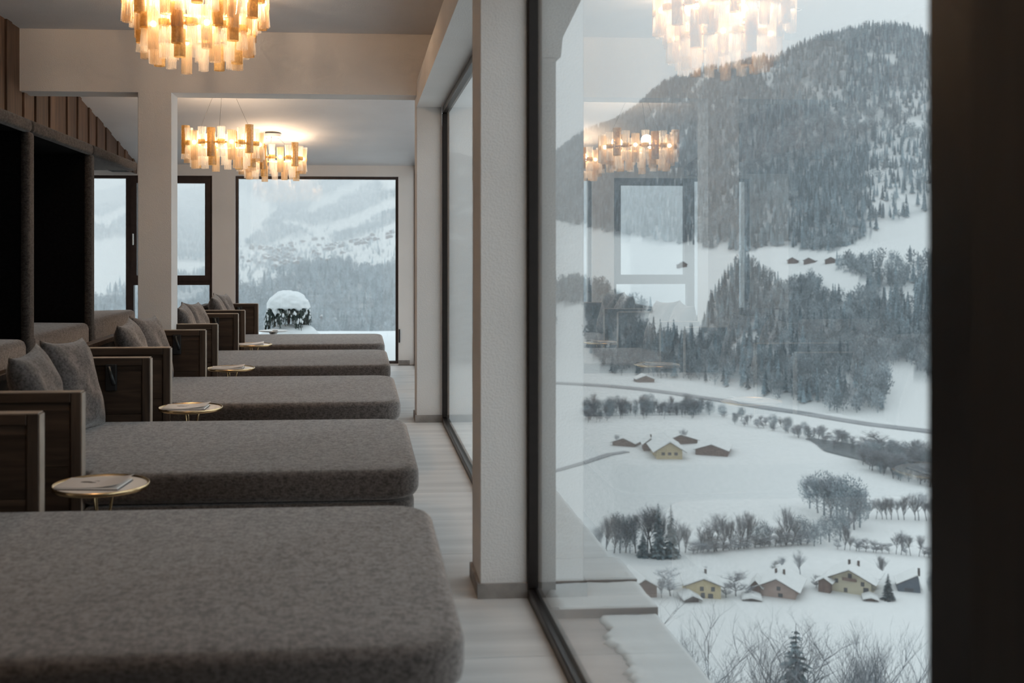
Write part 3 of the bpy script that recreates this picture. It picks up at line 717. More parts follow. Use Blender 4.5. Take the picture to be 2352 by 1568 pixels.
# columns: px -> list of (row, optical depth) for the rising land beyond the valley floor
COLS = {
 -1500: [(900, 850), (700, 1500), (640, 2500), (560, 3500), (470, 5000), (400, 7500)],
  100: [(800, 900), (690, 1600), (640, 2400), (540, 3400), (470, 5000), (400, 7500)],
  222: [(790, 950), (690, 1600), (640, 2400), (560, 3300), (500, 4600), (440, 6500)],
  287: [(785, 950), (690, 1600), (640, 2400), (560, 3300), (500, 4600), (422, 6500)],
  408: [(780, 1000), (700, 1600), (640, 2400), (585, 3200), (520, 4300), (440, 7500)],
  480: [(775, 1000), (690, 1500), (625, 2400), (590, 3200), (550, 4300), (425, 7500)],
  548: [(770, 1000), (668, 1500), (640, 2300), (560, 3200), (520, 4500), (375, 7500)],
  600: [(770, 1000), (650, 1600), (625, 2300), (560, 3300), (500, 4500), (360, 7500)],
  680: [(770, 1000), (618, 1800), (608, 2300), (560, 3300), (490, 4500), (350, 7500)],
  760: [(770, 1000), (612, 1800), (600, 2300), (545, 3300), (480, 4500), (340, 7500)],
  860: [(770, 1000), (618, 1800), (585, 2300), (530, 3300), (470, 4500), (330, 7500)],
  930: [(775, 1000), (600, 1900), (570, 2300), (520, 3300), (455, 4500), (330, 7500)],
 1100: [(800, 980), (660, 1500), (600, 2100), (530, 2700), (440, 3300), (360, 4500)],
 1283: [(858, 976), (660, 1350), (570, 1900), (500, 2400), (420, 2900), (352, 3500)],
 1340: [(860, 970), (650, 1300), (570, 1800), (480, 2300), (390, 2800), (308, 3400)],
 1400: [(862, 965), (645, 1300), (572, 1750), (460, 2200), (360, 2700), (280, 3300)],
 1460: [(864, 955), (645, 1280), (574, 1700), (450, 2150), (340, 2600), (252, 3200)],
 1520: [(868, 945), (645, 1250), (576, 1650), (440, 2050), (310, 2500), (200, 3000)],
 1600: [(874, 925), (645, 1200), (578, 1550), (430, 1950), (290, 2350), (180, 2700)],
 1700: [(897, 865), (645, 1150), (580, 1450), (420, 1850), (270, 2150), (148, 2450)],
 1780: [(917, 815), (645, 1120), (580, 1400), (410, 1780), (260, 2080), (140, 2350)],
 1850: [(936, 770), (645, 1100), (578, 1380), (400, 1750), (240, 2050), (108, 2300)],
 1900: [(944, 752), (640, 1080), (570, 1380), (390, 1750), (230, 2050), (92, 2280)],
 1950: [(950, 740), (635, 1080), (560, 1380), (380, 1750), (220, 2050), (72, 2280)],
 2000: [(956, 728), (630, 1080), (550, 1400), (380, 1750), (210, 2050), (60, 2280)],
 2060: [(963, 714), (625, 1080), (540, 1400), (380, 1750), (210, 2050), (58, 2280)],
 2110: [(970, 702), (620, 1070), (530, 1400), (380, 1750), (220, 2050), (68, 2280)],
 2190: [(985, 675), (610, 1060), (510, 1400), (370, 1750), (230, 2050), (118, 2280)],
 2300: [(990, 667), (610, 1060), (500, 1400), (360, 1750), (240, 2050), (170, 2280)],
 4200: [(1000, 660), (610, 1060), (500, 1400), (400, 1750), (330, 2050), (300, 2280)],
}
KX = sorted(COLS)
def tnoise(x, y, d):
    f = min(1.0, max(0.0, (d-900)/500))
    a = mnoise.noise(Vector((x/210, y/210, 0)))*14+mnoise.noise(Vector((x/75, y/75, 5)))*6
    return a*f+mnoise.noise(Vector((x/60, y/60, 9)))*1.0
SUB = 7
def column_profile(px):
    """list of (d, z, s) going away from the building; s = band index (3 = foot of the slopes)"""
    k = [np.interp(px, KX, [COLS[c][i][0] for c in KX]) for i in range(6)]
    dd = [np.interp(px, KX, [COLS[c][i][1] for c in KX]) for i in range(6)]
    L = [(22, -9.0), (45, -32.0), (130, -98.0), (200, -108.0)]
    foot = yd(k[0]) if px > 1100 else dd[0]
    dd[0] = foot
    L += [(foot, ZV)]
    L += [(dd[i], EYE-(k[i]-CY)*dd[i]/FPX) for i in range(1, 6)]
    d, z = L[-1]; L += [(d*1.12, z-60), (d*1.5, z-300)]
    return L
NB = 11
def surf(px, s):
    """point of the land at azimuth column px, band coordinate s (0..NB)"""
    L = column_profile(px); i = min(int(s), len(L)-2); f = s-i
    g = f*f*(3-2*f)*.35+f*.65 if i >= 5 else f
    d = L[i][0]*(1-f)+L[i+1][0]*f; z = L[i][1]*(1-g)+L[i+1][1]*g
    a = (px-CX)/FPX; x, y = (Fv[0]+a*Rv[0])*d, (Fv[1]+a*Rv[1])*d
    return Vector((x, y, z+tnoise(x, y, d))), d
def project(p):
    dp = p.x*Fv[0]+p.y*Fv[1]; u = p.x*Rv[0]+p.y*Rv[1]
    return CX+FPX*u/dp, CY-FPX*(p.z-EYE)/dp, dp
def inside(poly, x, y):
    c = False; j = len(poly)-1
    for i in range(len(poly)):
        xi, yi = poly[i]; xj, yj = poly[j]
        if (yi > y) != (yj > y) and x < (xj-xi)*(y-yi)/(yj-yi)+xi: c = not c
        j = i
    return c
CLEAR = [
 [(700,482),(740,452),(800,425),(850,400),(870,405),(815,440),(760,470),(715,492)], [(855,400),(940,395),(940,430),(890,442)], [(548,430),(600,455),(640,480),(600,520),(548,540)],  # open snow fields among the woods
 [(1270,505),(1400,535),(1560,562),(1700,578),(1705,600),(1672,640),(1640,690),(1600,770),(1520,775),(1440,740),(1500,715),(1420,690),(1390,660),(1270,650)],
 [(1700,585),(1760,566),(1850,574),(1905,578),(1960,562),(2040,512),(2100,500),(2200,470),(2200,590),(2080,600),(2000,605),(1960,603),(1905,612),(1990,642),(1998,665),(1965,690),(1912,692),(1880,655),(1820,650),(1765,645),(1735,625)],
 [(1270,700),(1345,700),(1352,760),(1345,800),(1380,835),(1400,862),(1270,862)],
 [(2042,845),(2075,838),(2110,858),(2200,905),(2200,990),(2030,966)],
 [(548,520),(620,520),(660,505),(720,520),(800,500),(912,450),(930,600),(860,612),(800,606),(760,600),(700,610),(640,626),(600,640),(548,660)],
 [(180,560),(300,540),(408,600),(480,600),(480,628),(408,632),(300,650),(180,700)],
 [(180,480),(230,500),(320,460),(320,475),(250,520),(180,510)],
]
SPARSE = [([(2040,230),(2200,150),(2200,480),(2010,520),(1985,400)], .45), ([(1960,560),(2200,560),(2200,640),(2000,640)], .3),
          ([(1840,180),(2200,220),(2200,300),(1900,290)], .7), ([(1990,380),(2040,360),(2120,470),(1990,540)], .35),
          ([(548,560),(760,540),(930,500),(930,560),(760,600),(548,680)], .25)]
WOOD = [[(556,566),(585,538),(635,512),(690,522),(722,546),(660,546),(600,568)], [(400,520),(430,500),(490,545),(490,590),(400,590)], [(760,545),(850,505),(930,470),(930,500),(850,535),(770,560)]]
def wood_density(px, py, p):
    for c in WOOD:
        if inside(c, px, py): return 1.0
    for c in CLEAR:
        if inside(c, px, py): return .0
    d = 1.0
    for c, q in SPARSE:
        if inside(c, px, py): d = min(d, q)
    n = mnoise.noise(Vector((p.x/90, p.y/90, 2)))+.5*mnoise.noise(Vector((p.x/30, p.y/30, 7)))
    m = mnoise.noise(Vector((p.x/260, p.y/260, 21)))
    if px > 1000 and (n > .50 or (m > .12 and n > .30)): d *= .30
    if px < 1000:
        if 5.9 < 0: pass
    return d
# terrain mesh
pxs = list(np.arange(-1500, 150, 60))+list(np.arange(150, 960, 7))+list(np.arange(960, 1250, 20))+list(np.arange(1250, 2320, 6))+list(np.arange(2320, 4200, 80))
ss = [0, .5, 1, 1.5, 2, 2.5, 3]+[3+i/14 for i in range(1, 15)]+[4+i/12 for i in range(1, 61)]+[9.5, 10, 11]
verts = []; cov = []
for px in pxs:
    for s in ss:
        p, d = surf(px, s); verts.append(p)
        q = 0.0
        if s > 4.0 and 100 < px < 2330:
            X_, Y_, _ = project(p); q = wood_density(X_, Y_, p)
        elif s > 4.3: q = .8
        cov.append(q)
ns = len(ss); faces = [(i*ns+j, (i+1)*ns+j, (i+1)*ns+j+1, i*ns+j+1) for i in range(len(pxs)-1) for j in range(ns-1)]
me = bpy.data.meshes.new('valley_land'); me.from_pydata([tuple(v) for v in verts], [], faces)
me.polygons.foreach_set('use_smooth', [True]*len(me.polygons))
at = me.attributes.new('woods', 'FLOAT', 'POINT'); at.data.foreach_set('value', cov)
M_land = bpy.data.materials.new('snowy_land'); M_land.use_nodes = True; nt = M_land.node_tree; b = nt.nodes['Principled BSDF']
b.inputs['Roughness'].default_value = .9; b.inputs['Specular IOR Level'].default_value = .1
an = nt.nodes.new('ShaderNodeAttribute'); an.attribute_name = 'woods'
n1 = nt.nodes.new('ShaderNodeTexNoise'); n1.inputs['Scale'].default_value = .045; n1.inputs['Detail'].default_value = 8; n1.inputs['Roughness'].default_value = .7
g1 = nt.nodes.new('ShaderNodeNewGeometry'); nt.links.new(g1.outputs['Position'], n1.inputs['Vector'])
ma = nt.nodes.new('ShaderNodeMath'); ma.operation = 'MULTIPLY_ADD'; ma.inputs[1].default_value = .9; ma.inputs[2].default_value = -.08
nt.links.new(an.outputs['Fac'], ma.inputs[0])
mb_ = nt.nodes.new('ShaderNodeMath'); mb_.operation = 'MULTIPLY'; nt.links.new(ma.outputs[0], mb_.inputs[0])
mr = nt.nodes.new('ShaderNodeMapRange'); mr.inputs[1].default_value = .35; mr.inputs[2].default_value = .6; mr.inputs[3].default_value = .55; mr.inputs[4].default_value = 1.0
nt.links.new(n1.outputs['Fac'], mr.inputs[0]); nt.links.new(mr.outputs[0], mb_.inputs[1]); mb_.use_clamp = True
mx = nt.nodes.new('ShaderNodeMix'); mx.data_type = 'RGBA'; mx.inputs[6].default_value = (.655, .665, .66, 1); mx.inputs[7].default_value = (.15, .18, .20, 1)
nt.links.new(mb_.outputs[0], mx.inputs[0]); nt.links.new(mx.outputs[2], b.inputs['Base Color'])
me.materials.append(M_land)
land = bpy.data.objects.new('valley_land', me); C.objects.link(land)
tag(land, 'snow covered valley floor and mountainsides beyond the windows', 'landscape', kind='structure')

# ---- tree prototypes (height 1)
def frost_mat(name, dark, frost, amount, scale=3.0):
    m = bpy.data.materials.new(name); m.use_nodes = True; t = m.node_tree; b = t.nodes['Principled BSDF']
    b.inputs['Roughness'].default_value = .9; b.inputs['Specular IOR Level'].default_value = .1
    c = t.nodes.new('ShaderNodeTexCoord'); n = t.nodes.new('ShaderNodeTexNoise'); n.inputs['Scale'].default_value = scale*6; n.inputs['Detail'].default_value = 2
    oi = t.nodes.new('ShaderNodeObjectInfo')
    t.links.new(c.outputs['Object'], n.inputs['Vector'])
    ge = t.nodes.new('ShaderNodeNewGeometry'); sx = t.nodes.new('ShaderNodeSeparateXYZ'); t.links.new(ge.outputs['Normal'], sx.inputs[0])
    ab = t.nodes.new('ShaderNodeMath'); ab.operation = 'ABSOLUTE'; t.links.new(sx.outputs[2], ab.inputs[0])
    a1 = t.nodes.new('ShaderNodeMath'); a1.operation = 'MULTIPLY_ADD'; a1.inputs[1].default_value = .55; t.links.new(ab.outputs[0], a1.inputs[0]); t.links.new(n.outputs['Fac'], a1.inputs[2])
    a2 = t.nodes.new('ShaderNodeMath'); a2.operation = 'MULTIPLY_ADD'; a2.inputs[1].default_value = .5; t.links.new(oi.outputs['Random'], a2.inputs[0]); t.links.new(a1.outputs[0], a2.inputs[2])
    mr = t.nodes.new('ShaderNodeMapRange'); mr.inputs[1].default_value = 1.15-amount; mr.inputs[2].default_value = 1.75-amount
    t.links.new(a2.outputs[0], mr.inputs[0])
    mx = t.nodes.new('ShaderNodeMix'); mx.data_type = 'RGBA'; mx.inputs[6].default_value = (*dark, 1); mx.inputs[7].default_value = (*frost, 1)
    t.links.new(mr.outputs[0], mx.inputs[0]); t.links.new(mx.outputs[2], b.inputs['Base Color'])
    return m
M_con = frost_mat('frosted_spruce', (.050, .085, .105), (.42, .54, .60), .38)
M_con2 = frost_mat('dark_spruce', (.014, .034, .042), (.34, .42, .45), .02)
M_dec = frost_mat('frosted_twigs', (.15, .185, .205), (.47, .545, .585), .40)
M_twig = frost_mat('bare_twigs', (.13, .14, .155), (.42, .46, .50), .25)
def conifer(seed, tiers=7, sides=9, w=.17, snowy=False):
    r = random.Random(seed); bm = bmesh.new()
    tube(bm, [(0, 0, 0), (0, 0, .25)], .012, 4, False)
    for k in range(tiers):
        z0 = .06+.86*k/tiers; z1 = min(1.0, z0+.26*(1-.5*k/tiers)); r0 = w*(1-.88*k/tiers)*(1+r.uniform(-.12, .12))
        top = bm.verts.new((0, 0, z1)); ring = []
        for j in range(sides*2):
            a = 2*PI*j/(sides*2)+k; q = r0*(1.0 if j % 2 == 0 else .55)*r.uniform(.8, 1.15)
            ring.append(bm.verts.new((q*math.cos(a), q*math.sin(a), z0+(.0 if j % 2 == 0 else .035)+r.uniform(-.012, .012))))
        for j in range(len(ring)): bm.faces.new((top, ring[j], ring[(j+1) % len(ring)]))
    me = bpy.data.meshes.new('conifer'); bm.to_mesh(me); bm.free(); return me
def puff(seed, n=150, w=.28, trunk=True, fs=1.0):
    """round frosted broadleaf crown for distant woods"""
    r = random.Random(seed); bm = bmesh.new()
    tube(bm, [(0, 0, 0), (0, 0, .45)], [.02, .012], 4, False)
    for _ in range(n):
        u = Vector((r.gauss(0, 1), r.gauss(0, 1), r.gauss(0, 1))).normalized()*r.uniform(.35, 1)
        u *= 1+.28*mnoise.noise(u*2.2+Vector((seed*3.1, 0, 0)))
        p = Vector((u.x*w, u.y*w, .55+u.z*.45)); s = r.uniform(.05, .10)*fs
        d = (Vector((u.x, u.y, abs(u.z)+.8))).normalized(); side = d.cross(Vector((r.uniform(-1, 1), r.uniform(-1, 1), .1))).normalized()
        bm.faces.new([bm.verts.new(p-side*s*.35), bm.verts.new(p+side*s*.35), bm.verts.new(p+d*s*1.5)])
    me = bpy.data.meshes.new('crown'); bm.to_mesh(me); bm.free(); return me
def bare_tree(seed, levels=4, spread=.5, upright=.5, first=.28, thick=.016, kids_=(5, 4, 4, 4), fine=2.2):
    r = random.Random(seed); vs, fs = [], []
    def strip(a, b, ra, rb):
        t = (b-a).normalized(); u = t.cross(Vector((.3, .8, .1))).normalized(); v = t.cross(u); k = len(vs); n = 3
        for c, q in ((a, ra), (b, rb)):
            for i in range(n): vs.append(c+q*(math.cos(2*PI*i/n)*u+math.sin(2*PI*i/n)*v))
        for i in range(n): fs.append((k+i, k+(i+1) % n, k+n+(i+1) % n, k+n+i))
    def grow(p, d, L, rad, lv):
        segs = 3 if lv < 2 else 2; q = p; dirn = d; pts = [p]
        for s in range(segs):
            dirn = (dirn+Vector((r.uniform(-.16, .16), r.uniform(-.16, .16), .06*upright))).normalized()
            nq = q+dirn*L/segs; strip(q, nq, rad*(1-.5*s/segs), rad*(1-.5*(s+1)/segs)); q = nq; pts.append(q)
        if lv >= levels: return
        for k in range(kids_[min(lv, len(kids_)-1)]):
            i = r.randint(1, segs); base = pts[i]; a = r.uniform(0, 2*PI)
            side = Vector((math.cos(a), math.sin(a), 0)); nd = (dirn*(1-spread)+side*spread*r.uniform(.7, 1.2)+Vector((0, 0, upright*.5))).normalized()
            grow(base, nd, L*r.uniform(.52, .75), rad*.48, lv+1)
    grow(Vector((0, 0, 0)), Vector((0, 0, 1)), first+.18, thick, 0)
    m = max(v.z for v in vs)
    me = bpy.data.meshes.new('bare_tree'); me.from_pydata([tuple(v/m) for v in vs], [], fs); return me
def spruce(seed, w=.17, levels=34, n=16):
    r = random.Random(seed); bm = bmesh.new(); tube(bm, [(0, 0, 0), (0, 0, .5), (0, 0, 1)], [.014, .009, .001], 5, False)
    for k in range(levels):
        q = k/levels; z = .05+.93*q; L = w*(1-q)**.85*(1+.25*mnoise.noise(Vector((q*9, seed, 0))))+.012
        for j in range(max(5, int(n*(1-.5*q)))):
            a = r.uniform(0, 2*PI); l = L*r.uniform(.65, 1.15); d = Vector((math.cos(a), math.sin(a), 0)); sd = Vector((-d.y, d.x, 0))
            P = [Vector((0, 0, z))+d*l*f+Vector((0, 0, (.10*f-.38*f*f)*l)) for f in (0, .35, .7, 1)]; W = [.10*l, .24*l, .17*l, .0]
            for i in range(3):
                A = [P[i]-sd*W[i], P[i]+sd*W[i], P[i+1]+sd*W[i+1], P[i+1]-sd*W[i+1]]
                vs = [bm.verts.new(c+Vector((0, 0, r.uniform(-.006, .006)))) for c in (A if W[i+1] else A[:3])]; bm.faces.new(vs)
            for f in (.35, .6, .85):
                for sg in (-1, 1):
                    c = P[0].lerp(P[3], f)+Vector((0, 0, .05*l)); t_ = c+(d*.5+sd*sg).normalized()*l*.30*(1.2-f)-Vector((0, 0, .10*l))
                    bm.faces.new([bm.verts.new(c-d*.03*l), bm.verts.new(c+d*.03*l), bm.verts.new(t_)])
    me = bpy.data.meshes.new('spruce'); bm.to_mesh(me); bm.free(); return me
def proto(name, me, m):
    me.materials.append(m); return me
conM = [proto('c', conifer(s, 7, 7, w_), M_con) for s, w_ in ((1, .15), (2, .18), (3, .13))]
pufM = [proto('p', puff(s, 150, w_), M_dec) for s, w_ in ((1, .28), (2, .34), (3, .24))]
hiP = [proto('p', puff(s, 2200, w_, fs=.30), M_dec) for s, w_ in ((5, .30), (6, .36), (7, .26))]
hiC = [proto('c', spruce(s, w_), M_con2) for s, w_ in ((11, .20), (12, .17))]
bareD = [proto('b', bare_tree(s, 5, sp_, up, fi, .020, (8, 5, 5, 4, 3)), M_twig) for s, sp_, up, fi in ((41, .46, .55, .22), (42, .55, .45, .2), (43, .38, .7, .26))]
bareM = [proto('b', bare_tree(s, 5, sp_, up, fi, .014, (6, 4, 4, 3, 3)), M_twig) for s, sp_, up, fi in ((21, .48, .55, .25), (22, .6, .4, .22), (23, .4, .7, .3))]
bushM = [proto('b', bare_tree(s, 4, .75, .3, .05, .012, (12, 6, 4, 4)), M_twig) for s in (31, 32)]

# ---- woods: scattered points instanced as one uncountable mass
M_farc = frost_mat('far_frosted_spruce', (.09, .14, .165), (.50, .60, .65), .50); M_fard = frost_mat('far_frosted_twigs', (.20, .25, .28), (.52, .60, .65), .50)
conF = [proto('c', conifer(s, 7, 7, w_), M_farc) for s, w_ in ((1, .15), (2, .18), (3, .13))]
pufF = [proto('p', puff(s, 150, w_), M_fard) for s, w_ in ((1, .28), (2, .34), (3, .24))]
def scatter(name, protos, pts, label):
    """pts: list of (Vector, scale, rot, index)"""
    me = bpy.data.meshes.new(name); me.from_pydata([tuple(p[0]) for p in pts], [], [])
    a = me.attributes.new('scl', 'FLOAT', 'POINT'); a.data.foreach_set('value', [p[1] for p in pts])
    a = me.attributes.new('rot', 'FLOAT_VECTOR', 'POINT'); a.data.foreach_set('vector', [c for p in pts for c in (0, 0, p[2])])
    a = me.attributes.new('idx', 'INT', 'POINT'); a.data.foreach_set('value', [p[3] for p in pts])
    o = bpy.data.objects.new(name, me); C.objects.link(o)
    col = bpy.data.collections.new(name+'_kinds')
    for i, m in enumerate(protos):
        q = bpy.data.objects.new('%s_kind_%d' % (name, i), m); col.objects.link(q)
    ng = bpy.data.node_groups.new(name+'_scatter', 'GeometryNodeTree')
    ng.interface.new_socket('Geometry', in_out='INPUT', socket_type='NodeSocketGeometry'); ng.interface.new_socket('Geometry', in_out='OUTPUT', socket_type='NodeSocketGeometry')
    gi = ng.nodes.new('NodeGroupInput'); go = ng.nodes.new('NodeGroupOutput')
    ip = ng.nodes.new('GeometryNodeInstanceOnPoints'); ci = ng.nodes.new('GeometryNodeCollectionInfo'); ci.inputs['Collection'].default_value = col
    ci.inputs['Separate Children'].default_value = True; ci.inputs['Reset Children'].default_value = True
    def named(n_, ty_):
        q = ng.nodes.new('GeometryNodeInputNamedAttribute'); q.data_type = ty_; q.inputs['Name'].default_value = n_; return q
    s1, s2, s3 = named('scl', 'FLOAT'), named('rot', 'FLOAT_VECTOR'), named('idx', 'INT')
    ip.inputs['Pick Instance'].default_value = True
    ng.links.new(gi.outputs[0], ip.inputs['Points']); ng.links.new(ci.outputs[0], ip.inputs['Instance'])
    ng.links.new(s1.outputs[0], ip.inputs['Scale']); ng.links.new(s2.outputs[0], ip.inputs['Rotation']); ng.links.new(s3.outputs[0], ip.inputs['Instance Index'])
    ng.links.new(ip.outputs[0], go.inputs[0])
    md = o.modifiers.new('scatter', 'NODES'); md.node_group = ng
    return tag(o, label, 'forest', kind='stuff')
rr = random.Random(11)
def woods(px0, px1, s0, s1, area, hrange, con_share, dmax=1e9):
    """random trees on the land between two azimuth columns and two bands; one per `area` square metres"""
    out = []
    da = (px1-px0)/FPX
    for s in np.arange(s0, s1, .05):
        pa, d0 = surf((px0+px1)/2, s); pb, d1 = surf((px0+px1)/2, s+.05)
        L = (pb-pa).length; A = da*(d0+d1)/2*L; n = A/area
        for _ in range(int(n)+(1 if rr.random() < n-int(n) else 0)):
            px = rr.uniform(px0, px1); p, d = surf(px, s+rr.random()*.05)
            X_, Y_, _ = project(p)
            if rr.random() > wood_density(X_, Y_, p): continue
            cs = con_share(X_, Y_, p)
            h = rr.uniform(*hrange)
            if rr.random() < cs: out.append((p, h, rr.uniform(0, 6.3), rr.randint(0, 2)))
            else: out.append((p, h*.8, rr.uniform(0, 6.3), 3+rr.randint(0, 2)))
    return out
def mix1(x, y, p):
    n = mnoise.noise(Vector((p.x/160, p.y/160, 11)))
    return min(.95, max(.12, .5+n*1.2+(.25 if y < 570 else 0)))
pts = []
for a in range(1240, 2260, 60):
    pts += woods(a, a+60, 4.0, 6.0, 55, (13, 22), mix1)
    pts += woods(a, a+60, 6.0, 9.15, 72, (15, 25), mix1)
E1 = len(pts)
near = sorted(range(len(pts)), key=lambda i: (pts[i][0].x**2+pts[i][0].y**2)**.5/pts[i][1]-(0 if 1290 < project(pts[i][0])[0] < 2180 else -1e5))[:230]
nset = set(near)
forest = scatter('mountain_forest', conM+pufM, [p for i, p in enumerate(pts) if i not in nset], 'frosted mixed forest covering the mountainside right of the near pillar')
far = []
for a in range(180, 940, 60):
    far += woods(a, a+60, 4.0, 5.0, 110, (14, 24), lambda x, y, p: .35)
    far += woods(a, a+60, 5.2, 8.4, 420, (14, 24), lambda x, y, p: .6)
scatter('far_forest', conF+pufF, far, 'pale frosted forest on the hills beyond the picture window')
ff = 'forest edge trees at the foot of the mountain'
for i in near:
    p, h, rz, idx = pts[i]
    X_, Y_, _ = project(p)
    kind = 'conifer' if idx < 3 else 'broadleaf_tree'
    o = link(kind, (conM+pufM)[idx], None, None, p); o.scale = (h, h, h); o.rotation_euler = (0, 0, rz)
    tag(o, 'frosted conifer in the dense foot of the mountain forest' if idx < 3 else 'frosted rounded bare tree in the dense foot of the mountain forest', 'tree', ff+(' (conifers)' if idx < 3 else ' (broadleaf)'))

# ---- single trees of the valley floor, each one an object: (px of trunk, row of its foot, height in rows, kind)
def plant(px, py, hpx, kind, label, group, name=None, wide=1.0, d=None, z=None):
    d = d or yd(py); p = at_depth(px, py, d)
    if z is None: p.z = ZV+tnoise(p.x, p.y, d)
    h = hpx*d/FPX
    me = {'bare': bareD, 'puff': hiP, 'con': hiC, 'bush': bushM, 'fcon': conM}[kind]; i = rr.randint(0, len(me)-1)
    o = link(name or {'bare': 'bare_tree', 'puff': 'frosted_tree', 'con': 'spruce', 'bush': 'bare_bush', 'fcon': 'frosted_spruce'}[kind], me[i], None, None, p)
    o.scale = (h*wide, h*wide, h); o.rotation_euler = (0, 0, rr.uniform(0, 6.3))
    return tag(o, label, 'bush' if kind == 'bush' else 'tree', group)
gl = 'trees of the grove in the middle of the valley'
for px, hh, k in ((1376, 85, 'bare'), (1392, 95, 'bare'), (1410, 105, 'bare'), (1424, 95, 'puff'), (1437, 100, 'bare'), (1447, 90, 'puff'), (1460, 100, 'bare'), (1487, 120, 'bare'), (1497, 115, 'bare'), (1524, 90, 'bare'), (1560, 92, 'bare'), (1574, 80, 'bare')):
    plant(px, 1268, hh, k, 'bare tree in the grove left of and around the two dark spruces' if k == 'bare' else 'rounded frosty tree in the grove left of the two dark spruces', gl, wide=.9)
plant(1512, 1278, 130, 'con', 'tallest dark spruce in the middle grove', None, wide=1.0)
plant(1541, 1278, 126, 'con', 'second dark spruce, right of the tallest in the grove', None)
plant(1477, 1277, 66, 'con', 'short dark spruce left of the tallest in the grove', None, wide=1.3)
gm = 'bare trees in the row right of the two spruces'
for px, hh, k in ((1610, 70, 'bare'), (1628, 82, 'bare'), (1642, 90, 'bare'), (1660, 78, 'bare'), (1680, 72, 'bare'), (1700, 85, 'bare'), (1715, 92, 'bare'), (1732, 55, 'puff'), (1752, 62, 'puff'), (1770, 50, 'bare'), (1790, 60, 'bare'), (1806, 95, 'bare'), (1822, 60, 'bare'), (1838, 70, 'puff'), (1856, 58, 'puff')):
    plant(px, 1266-(px-1610)*.07, hh, k, 'bare tree in the hedgerow right of the two spruces' if k == 'bare' else 'low rounded tree in the hedgerow right of the two spruces', gm)
for i, px in enumerate(range(1590, 1860, 12)):
    plant(px+rr.uniform(-4, 4), 1268-(px-1610)*.07, rr.uniform(22, 40), 'bush', 'leafless bush at the foot of the middle hedgerow', 'bushes at the foot of the middle hedgerow', wide=1.5)
gc = 'tall clump trees between the big field and the houses'
for px, py, hh, k in ((1860, 1170, 75, 'puff'), (1878, 1180, 90, 'bare'), (1893, 1185, 105, 'puff'), (1908, 1190, 100, 'bare'), (1922, 1195, 100, 'puff'), (1936, 1205, 115, 'bare'), (1950, 1212, 125, 'puff'), (1962, 1215, 110, 'bare'), (1975, 1210, 90, 'puff'), (1905, 1245, 70, 'puff'), (1885, 1250, 60, 'puff'), (1930, 1240, 70, 'puff'), (1950, 1235, 65, 'bare'), (1870, 1255, 50, 'puff')):
    plant(px, py, hh, k, 'frosted tree in the tall clump right of the big field', gc, wide=1.15)
gr_ = 'trees along the lower right hedgerow'
for px in range(1925, 2145, 13):
    hh = rr.choice((28, 34, 40, 52, 66)); plant(px+rr.uniform(-4, 4), 1262+(px-1925)*.07, hh, 'bush' if hh < 38 else 'bare', 'slim bare shrub in the hedgerow above the right houses' if hh < 38 else 'slim bare tree in the hedgerow above the right houses', gr_, wide=.9)
gu = 'trees along the upper right hedgerow'
for px in list(range(1995, 2090, 14))+list(range(2100, 2185, 13)):
    plant(px+rr.uniform(-4, 4), 1192+(px-1995)*.03, rr.uniform(40, 72), 'bare', 'bare tree in the short hedgerow right of the tall clump', gu, wide=1.0)
# river bank scrub
gb = 'scrub trees along the river bank'
for i in range(130):
    f = rr.random(); X_ = 1975+f*212; Y_ = 1062+f*48+rr.uniform(-34, 22)
    plant(X_, Y_, rr.uniform(28, 56), rr.choice(('puff', 'bare', 'bush')), 'frosted bank tree between the river bend and the right window edge', gb, wide=1.1)
for i in range(110):
    f = rr.random(); X_ = 1345+f*620; Y_ = lerp([(1345, 965), (1500, 950), (1620, 948), (1680, 965), (1800, 990), (1965, 1030)], X_)+rr.uniform(-10, 8)
    plant(X_, Y_, rr.uniform(16, 34), rr.choice(('puff', 'bush', 'bare')), 'small frosted tree in the long band between road and field', 'trees in the band between road and field', wide=1.2)
for i in range(50):
    X_ = rr.uniform(1345, 1650); plant(X_, 958+rr.uniform(-22, 6), rr.uniform(24, 44), rr.choice(('puff', 'bare')), 'small frosted tree in the long band between road and field', 'trees in the band between road and field', wide=1.0)
for px, py, hh, k in ((1800, 1318, 40, 'bare'), (1838, 1322, 62, 'bare'), (1780, 1315, 28, 'bush'), (1622, 1312, 14, 'bush'), (1690, 1368, 62, 'bush'), (1668, 1372, 40, 'bush'), (1540, 1368, 70, 'bush'), (1520, 1372, 60, 'bare'), (1720, 1372, 30, 'bush'), (2020, 1330, 60, 'bare'), (1875, 1352, 32, 'bush'), (2145, 1372, 62, 'puff'), (2165, 1376, 60, 'bare'), (2005, 1366, 40, 'bush')):
    plant(px, py, hh, k, {'bare': 'bare garden tree among the valley houses', 'bush': 'leafless garden bush among the valley houses', 'puff': 'frosted round tree right of the dark blue house'}[k], 'garden trees around the houses')
plant(2040, 1378, 62, 'con', 'conical snowy spruce between the tall cream house and the dark one', None, wide=1.5)
